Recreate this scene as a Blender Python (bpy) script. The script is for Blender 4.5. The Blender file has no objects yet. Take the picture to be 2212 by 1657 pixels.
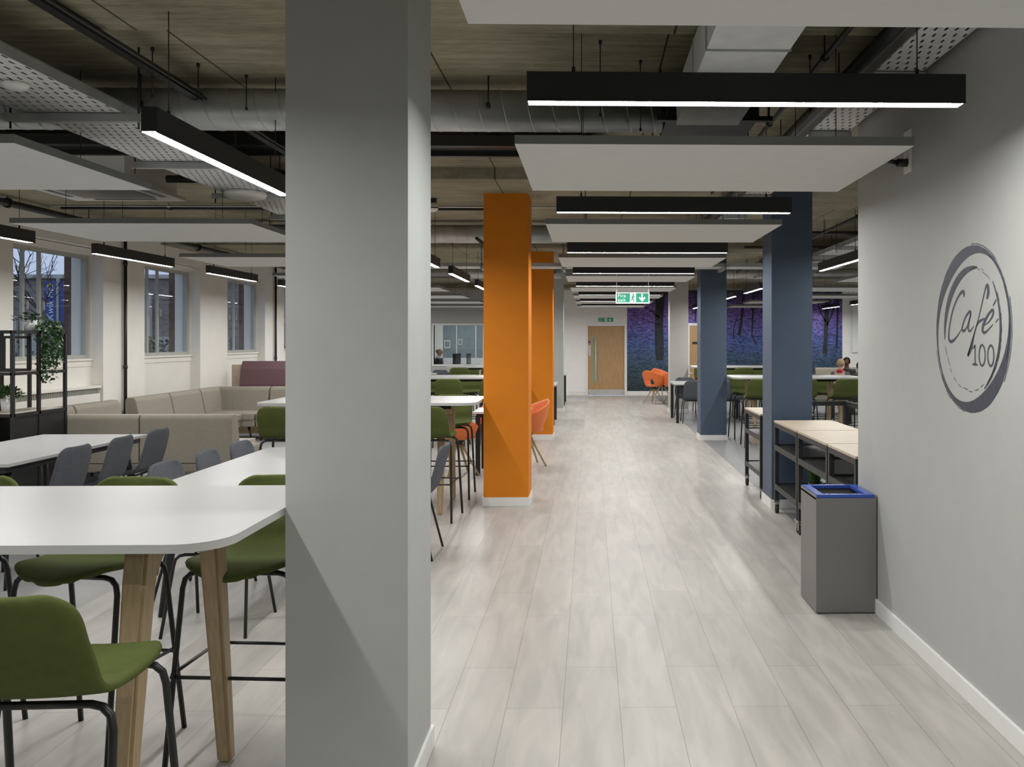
import bpy, bmesh, math, random
from math import sin, cos, pi, radians as R
from mathutils import Vector, Matrix
random.seed(7)
S = bpy.context.scene
COL = S.collection

# ------------------------------------------------------------------ camera
cd = bpy.data.cameras.new('camera')
cd.sensor_width = 36.0; cd.sensor_fit = 'HORIZONTAL'
cd.lens = 36.0*1850/2212
cd.shift_x = -(1313-1106)/2212
cd.shift_y = (733-828.5)/2212
cd.clip_start = 0.05; cd.clip_end = 300
cam = bpy.data.objects.new('camera', cd); COL.objects.link(cam)
cam.location = (0, 0, 1.6); cam.rotation_euler = (R(90), 0, R(-1.177))
S.camera = cam
# ------------------------------------------------------------------ world, exposure
S.view_settings.view_transform = 'Standard'; S.view_settings.look = 'None'
S.view_settings.exposure = 0.0; S.view_settings.gamma = 1.0; S.view_settings.use_curve_mapping = False
w = bpy.data.worlds.new('sky'); S.world = w; w.use_nodes = True
bg = w.node_tree.nodes['Background']; bg.inputs[0].default_value = (0.62, 0.74, 1.0, 1); bg.inputs[1].default_value = 0.85
S.cycles.use_denoising = True
S.cycles.max_bounces = 8; S.cycles.diffuse_bounces = 5; S.cycles.glossy_bounces = 3
S.cycles.transparent_max_bounces = 12; S.cycles.transmission_bounces = 4
S.cycles.sample_clamp_indirect = 6.0
S.cycles.caustics_reflective = False; S.cycles.caustics_refractive = False
LAMP = 108.0      # strength of every light strip

# ------------------------------------------------------------------ materials
def nt(name):
    m = bpy.data.materials.new(name); m.use_nodes = True
    t = m.node_tree; b = t.nodes['Principled BSDF']
    return m, t, b
def mat(name, col, rough=0.5, metal=0.0, var=0.06, scale=8.0, bump=0.0, bscale=60.0, stretch=(1, 1, 1), spec=0.5, sheen=0.0, col2=None):
    m, t, b = nt(name); n = t.nodes; l = t.links
    tc = n.new('ShaderNodeTexCoord'); mp = n.new('ShaderNodeMapping'); mp.inputs['Scale'].default_value = stretch
    l.new(tc.outputs['Object'], mp.inputs['Vector'])
    ns = n.new('ShaderNodeTexNoise'); ns.inputs['Scale'].default_value = scale; ns.inputs['Detail'].default_value = 5
    l.new(mp.outputs['Vector'], ns.inputs['Vector'])
    cr = n.new('ShaderNodeValToRGB'); cr.color_ramp.elements[0].position = 0.3; cr.color_ramp.elements[1].position = 0.7
    a = [max(0, c*(1-var)) for c in col]; c2 = col2 or [min(1, c*(1+var)) for c in col]
    cr.color_ramp.elements[0].color = (*a, 1); cr.color_ramp.elements[1].color = (*c2, 1)
    l.new(ns.outputs['Fac'], cr.inputs['Fac']); l.new(cr.outputs['Color'], b.inputs['Base Color'])
    b.inputs['Roughness'].default_value = rough; b.inputs['Metallic'].default_value = metal
    b.inputs['Specular IOR Level'].default_value = spec
    if sheen: b.inputs['Sheen Weight'].default_value = sheen
    if bump:
        n2 = n.new('ShaderNodeTexNoise'); n2.inputs['Scale'].default_value = bscale; n2.inputs['Detail'].default_value = 3
        l.new(mp.outputs['Vector'], n2.inputs['Vector'])
        bp = n.new('ShaderNodeBump'); bp.inputs['Strength'].default_value = bump; bp.inputs['Distance'].default_value = 0.01
        l.new(n2.outputs['Fac'], bp.inputs['Height']); l.new(bp.outputs['Normal'], b.inputs['Normal'])
    return m
def math_node(t, op, a, b=None):
    x = t.nodes.new('ShaderNodeMath'); x.operation = op
    for i, v in enumerate((a, b)):
        if v is None: continue
        if isinstance(v, (int, float)): x.inputs[i].default_value = v
        else: t.links.new(v, x.inputs[i])
    return x.outputs[0]

M = {}
M['grey_paint'] = mat('grey_paint', (0.435, 0.45, 0.44), 0.6, var=0.02, bump=0.05, bscale=300)
M['wall_grey'] = mat('wall_grey', (0.43, 0.435, 0.42), 0.6, var=0.02, bump=0.06, bscale=260)
M['pale_grey'] = mat('pale_grey', (0.46, 0.46, 0.44), 0.6, var=0.02, bump=0.05, bscale=300)
M['orange_paint'] = mat('orange_paint', (0.68, 0.215, 0.014), 0.6, spec=0.2, var=0.03, bump=0.06, bscale=260)
M['blue_paint'] = mat('blue_paint', (0.060, 0.090, 0.140), 0.5, var=0.05, bump=0.06, bscale=260)
M['white_paint'] = mat('white_paint', (0.88, 0.87, 0.85), 0.5, var=0.02)
M['cream'] = mat('cream', (0.84, 0.82, 0.77), 0.65, var=0.03, scale=3)
M['skirting_white'] = mat('skirting_white', (0.80, 0.80, 0.79), 0.35, var=0.02)
M['raft'] = mat('raft', (0.66, 0.67, 0.65), 0.95, var=0.02, bump=0.1, bscale=500)
M['raft_edge_shade'] = mat('raft_edge_shade', (0.20, 0.21, 0.205), 0.9, var=0.05)  # edges of the white panels, with their shade put into the grey
M['black_metal'] = mat('black_metal', (0.012, 0.013, 0.014), 0.4, var=0.15)
M['leg_black'] = mat('leg_black', (0.010, 0.013, 0.012), 0.35, var=0.15)
M['dark_steel'] = mat('dark_steel', (0.030, 0.031, 0.031), 0.45, 0.3, var=0.15)
M['lamp_body'] = mat('lamp_body', (0.018, 0.020, 0.020), 0.45, var=0.1)
M['galv'] = mat('galv', (0.50, 0.52, 0.52), 0.40, 0.6, var=0.14, scale=5)
M['galv_light'] = mat('galv_light', (0.72, 0.74, 0.74), 0.5, 0.1, var=0.08)
M['white_plastic'] = mat('white_plastic', (0.86, 0.86, 0.83), 0.35, var=0.02)
M['laminate'] = mat('laminate', (0.44, 0.437, 0.43), 0.34, var=0.01)
M['laminate_edge'] = mat('laminate_edge', (0.48, 0.48, 0.475), 0.4, var=0.02)
M['oak'] = mat('oak', (0.42, 0.315, 0.185), 0.5, var=0.12, scale=9, stretch=(9, 9, 0.7))
M['door_oak'] = mat('door_oak', (0.44, 0.27, 0.125), 0.45, var=0.18, scale=5, stretch=(9, 9, 0.6))
M['ply'] = mat('ply', (0.50, 0.43, 0.335), 0.5, var=0.12, scale=7, stretch=(1.2, 6, 1))
M['green'] = mat('green', (0.085, 0.106, 0.027), 0.85, var=0.08, scale=30, bump=0.25, bscale=700, sheen=0.0, spec=0.25)
M['slate'] = mat('slate', (0.090, 0.097, 0.113), 0.8, var=0.08, scale=30, bump=0.25, bscale=700, sheen=0.0, spec=0.25)
M['maroon'] = mat('maroon', (0.135, 0.070, 0.083), 0.85, var=0.08, scale=30, bump=0.2, bscale=600, sheen=0.15)
M['orange_plastic'] = mat('orange_plastic', (0.72, 0.17, 0.04), 0.4, var=0.04)
M['beige'] = mat('beige', (0.275, 0.248, 0.20), 0.6, var=0.05, scale=20, bump=0.12, bscale=500)
M['piping'] = mat('piping', (0.03, 0.028, 0.025), 0.7)
M['bin_steel'] = mat('bin_steel', (0.20, 0.198, 0.192), 0.42, 0.35, var=0.03, scale=200)
M['blue_gloss'] = mat('blue_gloss', (0.035, 0.09, 0.42), 0.25, var=0.03)
M['plastic_bag'] = mat('plastic_bag', (0.012, 0.012, 0.014), 0.38, var=0.3, scale=40, bump=0.4, bscale=30)
M['leaf'] = mat('leaf', (0.055, 0.130, 0.030), 0.5, var=0.4, scale=25)
M['ivy'] = mat('ivy', (0.030, 0.075, 0.022), 0.45, var=0.4, scale=25)
M['grassy'] = mat('grassy', (0.06, 0.14, 0.025), 0.5, var=0.35, scale=25)
M['pot'] = mat('pot', (0.70, 0.70, 0.69), 0.4, var=0.03)
M['soil'] = mat('soil', (0.03, 0.02, 0.012), 0.95, var=0.4, scale=60)
M['sign_green'] = mat('sign_green', (0.0, 0.36, 0.22), 0.4, var=0.02)
M['sign_white'] = mat('sign_white', (0.85, 0.87, 0.85), 0.4, var=0.01)
M['ink'] = mat('ink', (0.045, 0.052, 0.075), 0.5, var=0.2, scale=30)
M['window_grey'] = mat('window_grey', (0.46, 0.47, 0.43), 0.45, var=0.05)
M['brick'] = mat('brick', (0.15, 0.09, 0.07), 0.9, var=0.3, scale=12)
M['facade'] = mat('facade', (0.27, 0.24, 0.22), 0.9, var=0.3, scale=3, stretch=(1, 1, 6))
M['banner'] = mat('banner', (0.05, 0.09, 0.33), 0.5, var=0.05)
M['banner_yellow'] = mat('banner_yellow', (0.8, 0.6, 0.05), 0.5, var=0.05)
M['bark'] = mat('bark', (0.05, 0.04, 0.035), 0.9, var=0.3, scale=10)
M['hedge'] = mat('hedge', (0.045, 0.07, 0.03), 0.8, var=0.5, scale=9)
M['asphalt'] = mat('asphalt', (0.16, 0.16, 0.17), 0.9, var=0.15, scale=3)
M['office_wall'] = mat('office_wall', (0.26, 0.32, 0.35), 0.6, var=0.04)
M['skin'] = mat('skin', (0.52, 0.32, 0.24), 0.55, var=0.06)
M['skin_dark'] = mat('skin_dark', (0.10, 0.05, 0.03), 0.55, var=0.06)
M['suit'] = mat('suit', (0.022, 0.024, 0.028), 0.85, var=0.2)
M['shirt'] = mat('shirt', (0.62, 0.66, 0.72), 0.8, var=0.05)
M['tie'] = mat('tie', (0.03, 0.035, 0.06), 0.6, var=0.1)
M['grey_hair'] = mat('grey_hair', (0.20, 0.19, 0.17), 0.8, var=0.3, scale=60)
M['blond_hair'] = mat('blond_hair', (0.40, 0.30, 0.18), 0.8, var=0.35, scale=60)
M['black_hair'] = mat('black_hair', (0.012, 0.010, 0.009), 0.7, var=0.3, scale=60)
M['red_cloth'] = mat('red_cloth', (0.45, 0.02, 0.03), 0.8, var=0.1)
M['grey_cloth'] = mat('grey_cloth', (0.09, 0.09, 0.10), 0.85, var=0.1)
M['navy_cloth'] = mat('navy_cloth', (0.02, 0.022, 0.03), 0.85, var=0.2)
M['screen'] = mat('screen', (0.008, 0.009, 0.012), 0.2, var=0.1)
M['paper'] = mat('paper', (0.8, 0.8, 0.8), 0.7, var=0.02)
M['rubber'] = mat('rubber', (0.012, 0.012, 0.012), 0.7, var=0.2)
M['chrome'] = mat('chrome', (0.6, 0.6, 0.62), 0.2, 1.0, var=0.05)
M['kick_steel'] = mat('kick_steel', (0.55, 0.55, 0.54), 0.4, 0.5, var=0.08)
M['door_glass'] = mat('door_glass', (0.30, 0.34, 0.24), 0.15, var=0.05)
M['cassette_grille'] = mat('cassette_grille', (0.50, 0.49, 0.44), 0.6, var=0.03)

def concrete():
    m, t, b = nt('concrete'); n = t.nodes; l = t.links
    tc = n.new('ShaderNodeTexCoord')
    def noise(scale, st, det=6):
        mp = n.new('ShaderNodeMapping'); mp.inputs['Scale'].default_value = st
        l.new(tc.outputs['Object'], mp.inputs['Vector'])
        x = n.new('ShaderNodeTexNoise'); x.inputs['Scale'].default_value = scale; x.inputs['Detail'].default_value = det
        x.inputs['Roughness'].default_value = 0.65
        l.new(mp.outputs['Vector'], x.inputs['Vector']); return x.outputs['Fac']
    big = noise(0.9, (1, 1, 1)); streak = noise(3.0, (0.6, 7, 1)); fine = noise(26, (0.5, 2.5, 1))
    s = math_node(t, 'ADD', math_node(t, 'MULTIPLY', big, 0.4), math_node(t, 'ADD', math_node(t, 'MULTIPLY', streak, 0.35), math_node(t, 'MULTIPLY', fine, 0.25)))
    cr = n.new('ShaderNodeValToRGB'); e = cr.color_ramp.elements
    e[0].position = 0.38; e[0].color = (0.165, 0.145, 0.090, 1); e[1].position = 0.62; e[1].color = (0.43, 0.395, 0.285, 1)
    l.new(s, cr.inputs['Fac'])
    # board joints running along the room
    sx = n.new('ShaderNodeSeparateXYZ'); l.new(tc.outputs['Object'], sx.inputs[0])
    fr = math_node(t, 'FRACT', math_node(t, 'DIVIDE', math_node(t, 'ADD', sx.outputs[0], 60.62), 1.22))
    line = math_node(t, 'LESS_THAN', fr, 0.009)
    mx = n.new('ShaderNodeMix'); mx.data_type = 'RGBA'
    l.new(line, mx.inputs['Factor']); l.new(cr.outputs['Color'], mx.inputs['A']); mx.inputs['B'].default_value = (0.05, 0.045, 0.03, 1)
    l.new(mx.outputs['Result'], b.inputs['Base Color'])
    b.inputs['Roughness'].default_value = 0.9
    bp = n.new('ShaderNodeBump'); bp.inputs['Strength'].default_value = 0.5; bp.inputs['Distance'].default_value = 0.02
    l.new(s, bp.inputs['Height']); l.new(bp.outputs['Normal'], b.inputs['Normal'])
    return m
M['concrete'] = concrete()

def planks():
    m, t, b = nt('plank_floor'); n = t.nodes; l = t.links
    tc = n.new('ShaderNodeTexCoord'); mp = n.new('ShaderNodeMapping')
    mp.inputs['Rotation'].default_value = (0, 0, R(90)); mp.inputs['Location'].default_value = (0, 0.118 + 0.247*30, 0)
    l.new(tc.outputs['Object'], mp.inputs['Vector'])
    bk = n.new('ShaderNodeTexBrick'); bk.inputs['Scale'].default_value = 1.0
    bk.inputs['Brick Width'].default_value = 1.24; bk.inputs['Row Height'].default_value = 0.247
    bk.inputs['Mortar Size'].default_value = 0.0012; bk.inputs['Mortar Smooth'].default_value = 0.2; bk.offset = 0.37
    bk.inputs['Color1'].default_value = (0.425, 0.405, 0.378, 1); bk.inputs['Color2'].default_value = (0.475, 0.455, 0.43, 1)
    bk.inputs['Mortar'].default_value = (0.20, 0.185, 0.17, 1)
    l.new(mp.outputs['Vector'], bk.inputs['Vector'])
    m2 = n.new('ShaderNodeMapping'); m2.inputs['Scale'].default_value = (7, 1.1, 1); l.new(tc.outputs['Object'], m2.inputs['Vector'])
    ns = n.new('ShaderNodeTexNoise'); ns.inputs['Scale'].default_value = 1.6; ns.inputs['Detail'].default_value = 7; ns.inputs['Distortion'].default_value = 0.8
    l.new(m2.outputs['Vector'], ns.inputs['Vector'])
    cr = n.new('ShaderNodeValToRGB'); cr.color_ramp.elements[0].position = 0.32; cr.color_ramp.elements[0].color = (0.85, 0.865, 0.865, 1)
    cr.color_ramp.elements[1].position = 0.68; cr.color_ramp.elements[1].color = (1.09, 1.07, 1.055, 1)
    l.new(ns.outputs['Fac'], cr.inputs['Fac'])
    mx = n.new('ShaderNodeMix'); mx.data_type = 'RGBA'; mx.blend_type = 'MULTIPLY'; mx.inputs['Factor'].default_value = 1
    l.new(bk.outputs['Color'], mx.inputs['A']); l.new(cr.outputs['Color'], mx.inputs['B'])
    l.new(mx.outputs['Result'], b.inputs['Base Color'])
    b.inputs['Roughness'].default_value = 0.38; b.inputs['Specular IOR Level'].default_value = 0.35
    bp = n.new('ShaderNodeBump'); bp.inputs['Strength'].default_value = 0.08; bp.inputs['Distance'].default_value = 0.004
    l.new(ns.outputs['Fac'], bp.inputs['Height']); l.new(bp.outputs['Normal'], b.inputs['Normal'])
    return m
M['planks'] = planks()
M['plain_floor'] = mat('plain_floor', (0.34, 0.335, 0.335), 0.45, var=0.05, scale=2, spec=0.3)
M['plain_floor_dark'] = mat('plain_floor_dark', (0.24, 0.245, 0.25), 0.45, var=0.05, scale=2, spec=0.3)

def perforated():
    m, t, b = nt('perforated'); n = t.nodes; l = t.links
    b.inputs['Base Color'].default_value = (0.74, 0.75, 0.75, 1); b.inputs['Metallic'].default_value = 0.1; b.inputs['Roughness'].default_value = 0.5
    tc = n.new('ShaderNodeTexCoord'); sx = n.new('ShaderNodeSeparateXYZ'); l.new(tc.outputs['Object'], sx.inputs[0])
    a = math_node(t, 'DIVIDE', math_node(t, 'ADD', sx.outputs[1], 50.0), 0.075)
    row = math_node(t, 'MODULO', math_node(t, 'FLOOR', a), 2.0)
    fy = math_node(t, 'LESS_THAN', math_node(t, 'ABSOLUTE', math_node(t, 'SUBTRACT', math_node(t, 'FRACT', a), 0.5)), 0.26)
    c = math_node(t, 'ADD', math_node(t, 'DIVIDE', math_node(t, 'ADD', sx.outputs[0], 50.0), 0.045), math_node(t, 'MULTIPLY', row, 0.5))
    fx = math_node(t, 'LESS_THAN', math_node(t, 'ABSOLUTE', math_node(t, 'SUBTRACT', math_node(t, 'FRACT', c), 0.5)), 0.13)
    h = math_node(t, 'MULTIPLY', fx, fy)
    tr = n.new('ShaderNodeBsdfTransparent'); ms = n.new('ShaderNodeMixShader')
    l.new(h, ms.inputs['Fac']); l.new(b.outputs[0], ms.inputs[1]); l.new(tr.outputs[0], ms.inputs[2])
    l.new(ms.outputs[0], t.nodes['Material Output'].inputs['Surface'])
    return m
M['perforated'] = perforated()

def glass(name, tint=(0.93, 0.96, 0.97)):
    m, t, b = nt(name); n = t.nodes; l = t.links
    tr = n.new('ShaderNodeBsdfTransparent'); tr.inputs[0].default_value = (*tint, 1)
    gl = n.new('ShaderNodeBsdfGlossy'); gl.inputs['Roughness'].default_value = 0.02
    lw = n.new('ShaderNodeLayerWeight'); lw.inputs['Blend'].default_value = 0.5
    fr = math_node(t, 'ADD', math_node(t, 'MULTIPLY', math_node(t, 'POWER', lw.outputs['Facing'], 4.0), 0.9), 0.06)
    ms = n.new('ShaderNodeMixShader'); l.new(fr, ms.inputs['Fac']); l.new(tr.outputs[0], ms.inputs[1]); l.new(gl.outputs[0], ms.inputs[2])
    l.new(ms.outputs[0], t.nodes['Material Output'].inputs['Surface'])
    return m
M['glass'] = glass('glass')

def emit(name, col, s):
    m, t, b = nt(name); n = t.nodes
    e = n.new('ShaderNodeEmission'); e.inputs[0].default_value = (*col, 1); e.inputs[1].default_value = s
    t.links.new(e.outputs[0], t.nodes['Material Output'].inputs['Surface'])
    m.cycles.emission_sampling = 'FRONT'
    return m
M['diffuser'] = emit('diffuser', (1.0, 0.99, 0.965), LAMP)

def mural():
    m, t, b = nt('mural'); n = t.nodes; l = t.links
    tc = n.new('ShaderNodeTexCoord'); sx = n.new('ShaderNodeSeparateXYZ'); l.new(tc.outputs['Object'], sx.inputs[0])
    mp = n.new('ShaderNodeMapping'); mp.inputs['Scale'].default_value = (0.5, 1, 2.6); l.new(tc.outputs['Object'], mp.inputs['Vector'])
    ns = n.new('ShaderNodeTexNoise'); ns.inputs['Scale'].default_value = 3.0; ns.inputs['Detail'].default_value = 8; ns.inputs['Roughness'].default_value = 0.7; ns.inputs['Distortion'].default_value = 1.2
    l.new(mp.outputs['Vector'], ns.inputs['Vector'])
    h = math_node(t, 'ADD', math_node(t, 'DIVIDE', sx.outputs[2], 3.0), math_node(t, 'MULTIPLY', math_node(t, 'SUBTRACT', ns.outputs['Fac'], 0.5), 0.28))
    cr = n.new('ShaderNodeValToRGB'); cr.color_ramp.elements.remove(cr.color_ramp.elements[1])
    stops = [(0.0, (0.012, 0.02, 0.022)), (0.18, (0.03, 0.06, 0.075)), (0.36, (0.045, 0.09, 0.17)), (0.52, (0.075, 0.115, 0.34)), (0.68, (0.17, 0.125, 0.44)), (0.82, (0.24, 0.13, 0.46)), (1.0, (0.035, 0.025, 0.06))]
    cr.color_ramp.elements[0].position = 0; cr.color_ramp.elements[0].color = (*stops[0][1], 1)
    for p, c in stops[1:]:
        e = cr.color_ramp.elements.new(p); e.color = (*c, 1)
    l.new(h, cr.inputs['Fac'])
    # twigs and tufts
    v = n.new('ShaderNodeTexNoise'); v.inputs['Scale'].default_value = 14; v.inputs['Detail'].default_value = 4; v.inputs['Distortion'].default_value = 2.5
    m2 = n.new('ShaderNodeMapping'); m2.inputs['Scale'].default_value = (0.35, 1, 1.5); l.new(tc.outputs['Object'], m2.inputs['Vector']); l.new(m2.outputs['Vector'], v.inputs['Vector'])
    c2 = n.new('ShaderNodeValToRGB'); c2.color_ramp.elements[0].position = 0.40; c2.color_ramp.elements[0].color = (0.22, 0.27, 0.30, 1); c2.color_ramp.elements[1].position = 0.60; c2.color_ramp.elements[1].color = (1.35, 1.35, 1.4, 1)
    l.new(v.outputs['Fac'], c2.inputs['Fac'])
    mx = n.new('ShaderNodeMix'); mx.data_type = 'RGBA'; mx.blend_type = 'MULTIPLY'; mx.inputs['Factor'].default_value = 1
    l.new(cr.outputs['Color'], mx.inputs['A']); l.new(c2.outputs['Color'], mx.inputs['B'])
    l.new(mx.outputs['Result'], b.inputs['Base Color']); b.inputs['Roughness'].default_value = 0.6
    return m
M['mural'] = mural()
M['mural_trunk'] = mat('mural_trunk', (0.014, 0.018, 0.026), 0.6, var=0.5, scale=12)

# ------------------------------------------------------------------ mesh helpers
class MB:
    def __init__(s): s.bm = bmesh.new(); s.smooth = False
    def box(s, x0, x1, y0, y1, z0, z1, bev=0.0, mi=0, rot=None, seg=2):
        b2 = bmesh.new()
        r = bmesh.ops.create_cube(b2, size=1.0)
        for v in b2.verts:
            v.co = Vector(((x0+x1)/2+v.co.x*(x1-x0), (y0+y1)/2+v.co.y*(y1-y0), (z0+z1)/2+v.co.z*(z1-z0)))
        if bev > 0: bmesh.ops.bevel(b2, geom=b2.edges[:], offset=bev, segments=seg, affect='EDGES', profile=0.6)
        if rot is not None: bmesh.ops.transform(b2, matrix=rot, verts=b2.verts[:])
        s.merge(b2, mi); return s
    def merge(s, b2, mi=0):
        for f in b2.faces: f.material_index = mi
        me = bpy.data.meshes.new('tmp'); b2.to_mesh(me); b2.free(); s.bm.from_mesh(me); bpy.data.meshes.remove(me)
    def cyl(s, p0, p1, r0, r1=None, n=10, mi=0, cap=True):
        r1 = r0 if r1 is None else r1
        p0 = Vector(p0); p1 = Vector(p1); d = (p1-p0); L = d.length
        b2 = bmesh.new(); bmesh.ops.create_cone(b2, cap_ends=cap, segments=n, radius1=r0, radius2=r1, depth=L)
        q = Vector((0, 0, 1)).rotation_difference(d.normalized()).to_matrix().to_4x4()
        bmesh.ops.transform(b2, matrix=Matrix.Translation((p0+p1)/2) @ q, verts=b2.verts[:])
        for f in b2.faces: f.smooth = len(f.verts) == 4
        s.merge(b2, mi); return s
    def tube(s, pts, r, n=8, mi=0, cap=True):
        pts = [Vector(p) for p in pts]; rr = r if isinstance(r, (list, tuple)) else [r]*len(pts)
        bm = s.bm; rings = []; up = None
        for i, p in enumerate(pts):
            d = (pts[min(i+1, len(pts)-1)]-pts[max(i-1, 0)]).normalized()
            if up is None:
                up = Vector((0, 0, 1)) if abs(d.z) < 0.9 else Vector((1, 0, 0))
            a = d.cross(up)
            if a.length < 1e-4: a = d.cross(Vector((0, 1, 0.1)))
            a.normalize(); b = a.cross(d).normalized(); up = b
            rings.append([bm.verts.new(p+(a*cos(2*pi*k/n)+b*sin(2*pi*k/n))*rr[i]) for k in range(n)])
        for A, B in zip(rings, rings[1:]):
            for k in range(n):
                f = bm.faces.new((A[k], A[(k+1) % n], B[(k+1) % n], B[k])); f.smooth = True; f.material_index = mi
        if cap:
            for A in (rings[0], rings[-1]):
                try:
                    f = bm.faces.new(A); f.material_index = mi
                except ValueError: pass
        return s
    def prism(s, poly, z0, z1, mi=0, axis='z', bev=0.0):
        b2 = bmesh.new()
        def P(a, b, c):
            return {'z': (a, b, c), 'x': (c, a, b), 'y': (a, c, b)}[axis]
        A = [b2.verts.new(P(x, y, z0)) for x, y in poly]; B = [b2.verts.new(P(x, y, z1)) for x, y in poly]
        n = len(poly)
        b2.faces.new(A); b2.faces.new(B)
        for i in range(n): b2.faces.new((A[i], A[(i+1) % n], B[(i+1) % n], B[i]))
        bmesh.ops.recalc_face_normals(b2, faces=b2.faces[:])
        if bev: bmesh.ops.bevel(b2, geom=b2.edges[:], offset=bev, segments=2, affect='EDGES', profile=0.6)
        s.merge(b2, mi); return s
    def lathe(s, prof, n=20, mi=0, c=(0, 0, 0)):
        bm = s.bm; rings = []
        for r, z in prof:
            rings.append([bm.verts.new((c[0]+r*cos(2*pi*k/n), c[1]+r*sin(2*pi*k/n), c[2]+z)) for k in range(n)])
        for A, B in zip(rings, rings[1:]):
            for k in range(n):
                f = bm.faces.new((A[k], A[(k+1) % n], B[(k+1) % n], B[k])); f.smooth = True; f.material_index = mi
        for A in (rings[0], rings[-1]):
            if (A[0].co-A[1].co).length > 1e-5:
                f = bm.faces.new(A); f.material_index = mi
        return s
    def quad(s, a, b, c, d, mi=0):
        f = s.bm.faces.new([s.bm.verts.new(v) for v in (a, b, c, d)]); f.material_index = mi; return s
    def ball(s, c, r, sc=(1, 1, 1), n=10, mi=0):
        b2 = bmesh.new(); bmesh.ops.create_uvsphere(b2, u_segments=n*2, v_segments=n, radius=r)
        for v in b2.verts: v.co = Vector((c[0]+v.co.x*sc[0], c[1]+v.co.y*sc[1], c[2]+v.co.z*sc[2]))
        for f in b2.faces: f.smooth = True
        s.merge(b2, mi); return s
    def grid(s, fn, nu, nv, mi=0):
        V = [[s.bm.verts.new(fn(i/nu, j/nv)) for j in range(nv+1)] for i in range(nu+1)]
        for i in range(nu):
            for j in range(nv):
                f = s.bm.faces.new((V[i][j], V[i+1][j], V[i+1][j+1], V[i][j+1])); f.smooth = True; f.material_index = mi
        return s
    def build(s, name, m, parent=None, mods=None):
        bmesh.ops.recalc_face_normals(s.bm, faces=s.bm.faces[:])
        me = bpy.data.meshes.new(name); s.bm.to_mesh(me); s.bm.free()
        for x in (m if isinstance(m, (list, tuple)) else [m]): me.materials.append(M[x] if isinstance(x, str) else x)
        o = bpy.data.objects.new(name, me); COL.objects.link(o)
        if parent: o.parent = parent
        return o

def tag(o, label=None, cat=None, group=None, kind=None):
    if label: o['label'] = label
    if cat: o['category'] = cat
    if group: o['group'] = group
    if kind: o['kind'] = kind
    return o
def thing(name, label, cat, loc=(0, 0, 0), rz=0, group=None, kind=None):
    o = bpy.data.objects.new(name, None); COL.objects.link(o); o.location = loc; o.rotation_euler = (0, 0, rz)
    o.empty_display_size = 0.1
    return tag(o, label, cat, group, kind)
KIDS = {}
def dup(root, loc, rz=None, label=None, group=None):
    kids = {}
    for o in bpy.data.objects:
        if o.parent: kids.setdefault(o.parent.name, []).append(o)
    def cp(o, par):
        c = o.copy(); COL.objects.link(c); c.parent = par
        for ch in kids.get(o.name, []): cp(ch, c)
        return c
    r = cp(root, None); r.location = loc
    if rz is not None: r.rotation_euler = (0, 0, rz)
    if label: r['label'] = label
    if group: r['group'] = group
    return r
class Kind:
    """first use moves the prototype, later uses copy it"""
    def __init__(s, root): s.root = root; s.used = False
    def put(s, loc, rz, label, group=None):
        if not s.used:
            s.used = True; r = s.root; r.location = loc; r.rotation_euler = (0, 0, rz); r['label'] = label
            if group: r['group'] = group
            return r
        return dup(s.root, loc, rz, label, group)
def struct(o): o['kind'] = 'structure'; return o
def catmull(P, n):
    P = [Vector(p) for p in P]; out = []
    for i in range(len(P)-1):
        p0 = P[max(i-1, 0)]; p1 = P[i]; p2 = P[i+1]; p3 = P[min(i+2, len(P)-1)]
        for k in range(n):
            t = k/n
            out.append(0.5*((2*p1)+(-p0+p2)*t+(2*p0-5*p1+4*p2-p3)*t*t+(-p0+3*p1-3*p2+p3)*t**3))
    out.append(P[-1]); return out
def rrect(x0, x1, y0, y1, r, n=6):
    pts = []
    for cx, cy, a in ((x1-r, y1-r, 0), (x0+r, y1-r, 90), (x0+r, y0+r, 180), (x1-r, y0+r, 270)):
        for k in range(n+1):
            t = R(a+90*k/n); pts.append((cx+r*cos(t), cy+r*sin(t)))
    return pts
ORD = ['first', 'second', 'third', 'fourth', 'fifth', 'sixth', 'seventh', 'eighth', 'ninth', 'tenth', 'eleventh', 'twelfth']
def text(s, size, loc, mt, parent, rot=(R(90), 0, 0), name='lettering', align='LEFT', ext=0.0006, bold=0.0, shear=0.0, sx=1.0):
    c = bpy.data.curves.new(name, 'FONT'); c.body = s; c.size = size; c.extrude = ext; c.align_x = align; c.offset = bold; c.shear = shear
    c.materials.append(M[mt]); o = bpy.data.objects.new(name, c); COL.objects.link(o)
    me = bpy.data.meshes.new_from_object(o); bpy.data.objects.remove(o)
    if not me.materials: me.materials.append(M[mt])
    o = bpy.data.objects.new(name, me); COL.objects.link(o)
    o.location = loc; o.rotation_euler = rot; o.scale = (sx, 1, 1)
    if parent: o.parent = parent
    return o

# ------------------------------------------------------------------ the room
XL, XR, YB, YF = -6.5, 12.0, -6.0, 24.4
WALLX, WALLY = 1.677, 5.33
PIL = [-2.3, 2.94, 8.2, 13.5, 18.8, 24.1]
def ceil_z(y):
    for p in PIL:
        if p-0.70 <= y <= p+0.98: return 3.0
    return 3.1
b = MB()
b.box(-3.05, 1.79, YB, YF, -0.15, 0, mi=0); b.box(XL, -3.05, YB, YF, -0.15, 0, mi=1)
b.box(1.79, XR, YB, YF, -0.15, 0, mi=2)
struct(b.build('floor', ['planks', 'plain_floor', 'plain_floor_dark']))
b = MB(); b.box(XL-0.4, XR+0.2, YB-0.2, YF+4, 3.1, 3.4)
for p in PIL: b.box(XL-0.2, XR+0.1, p-0.70, p+0.98, 3.0, 3.15)
struct(b.build('ceiling', 'concrete'))

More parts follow.
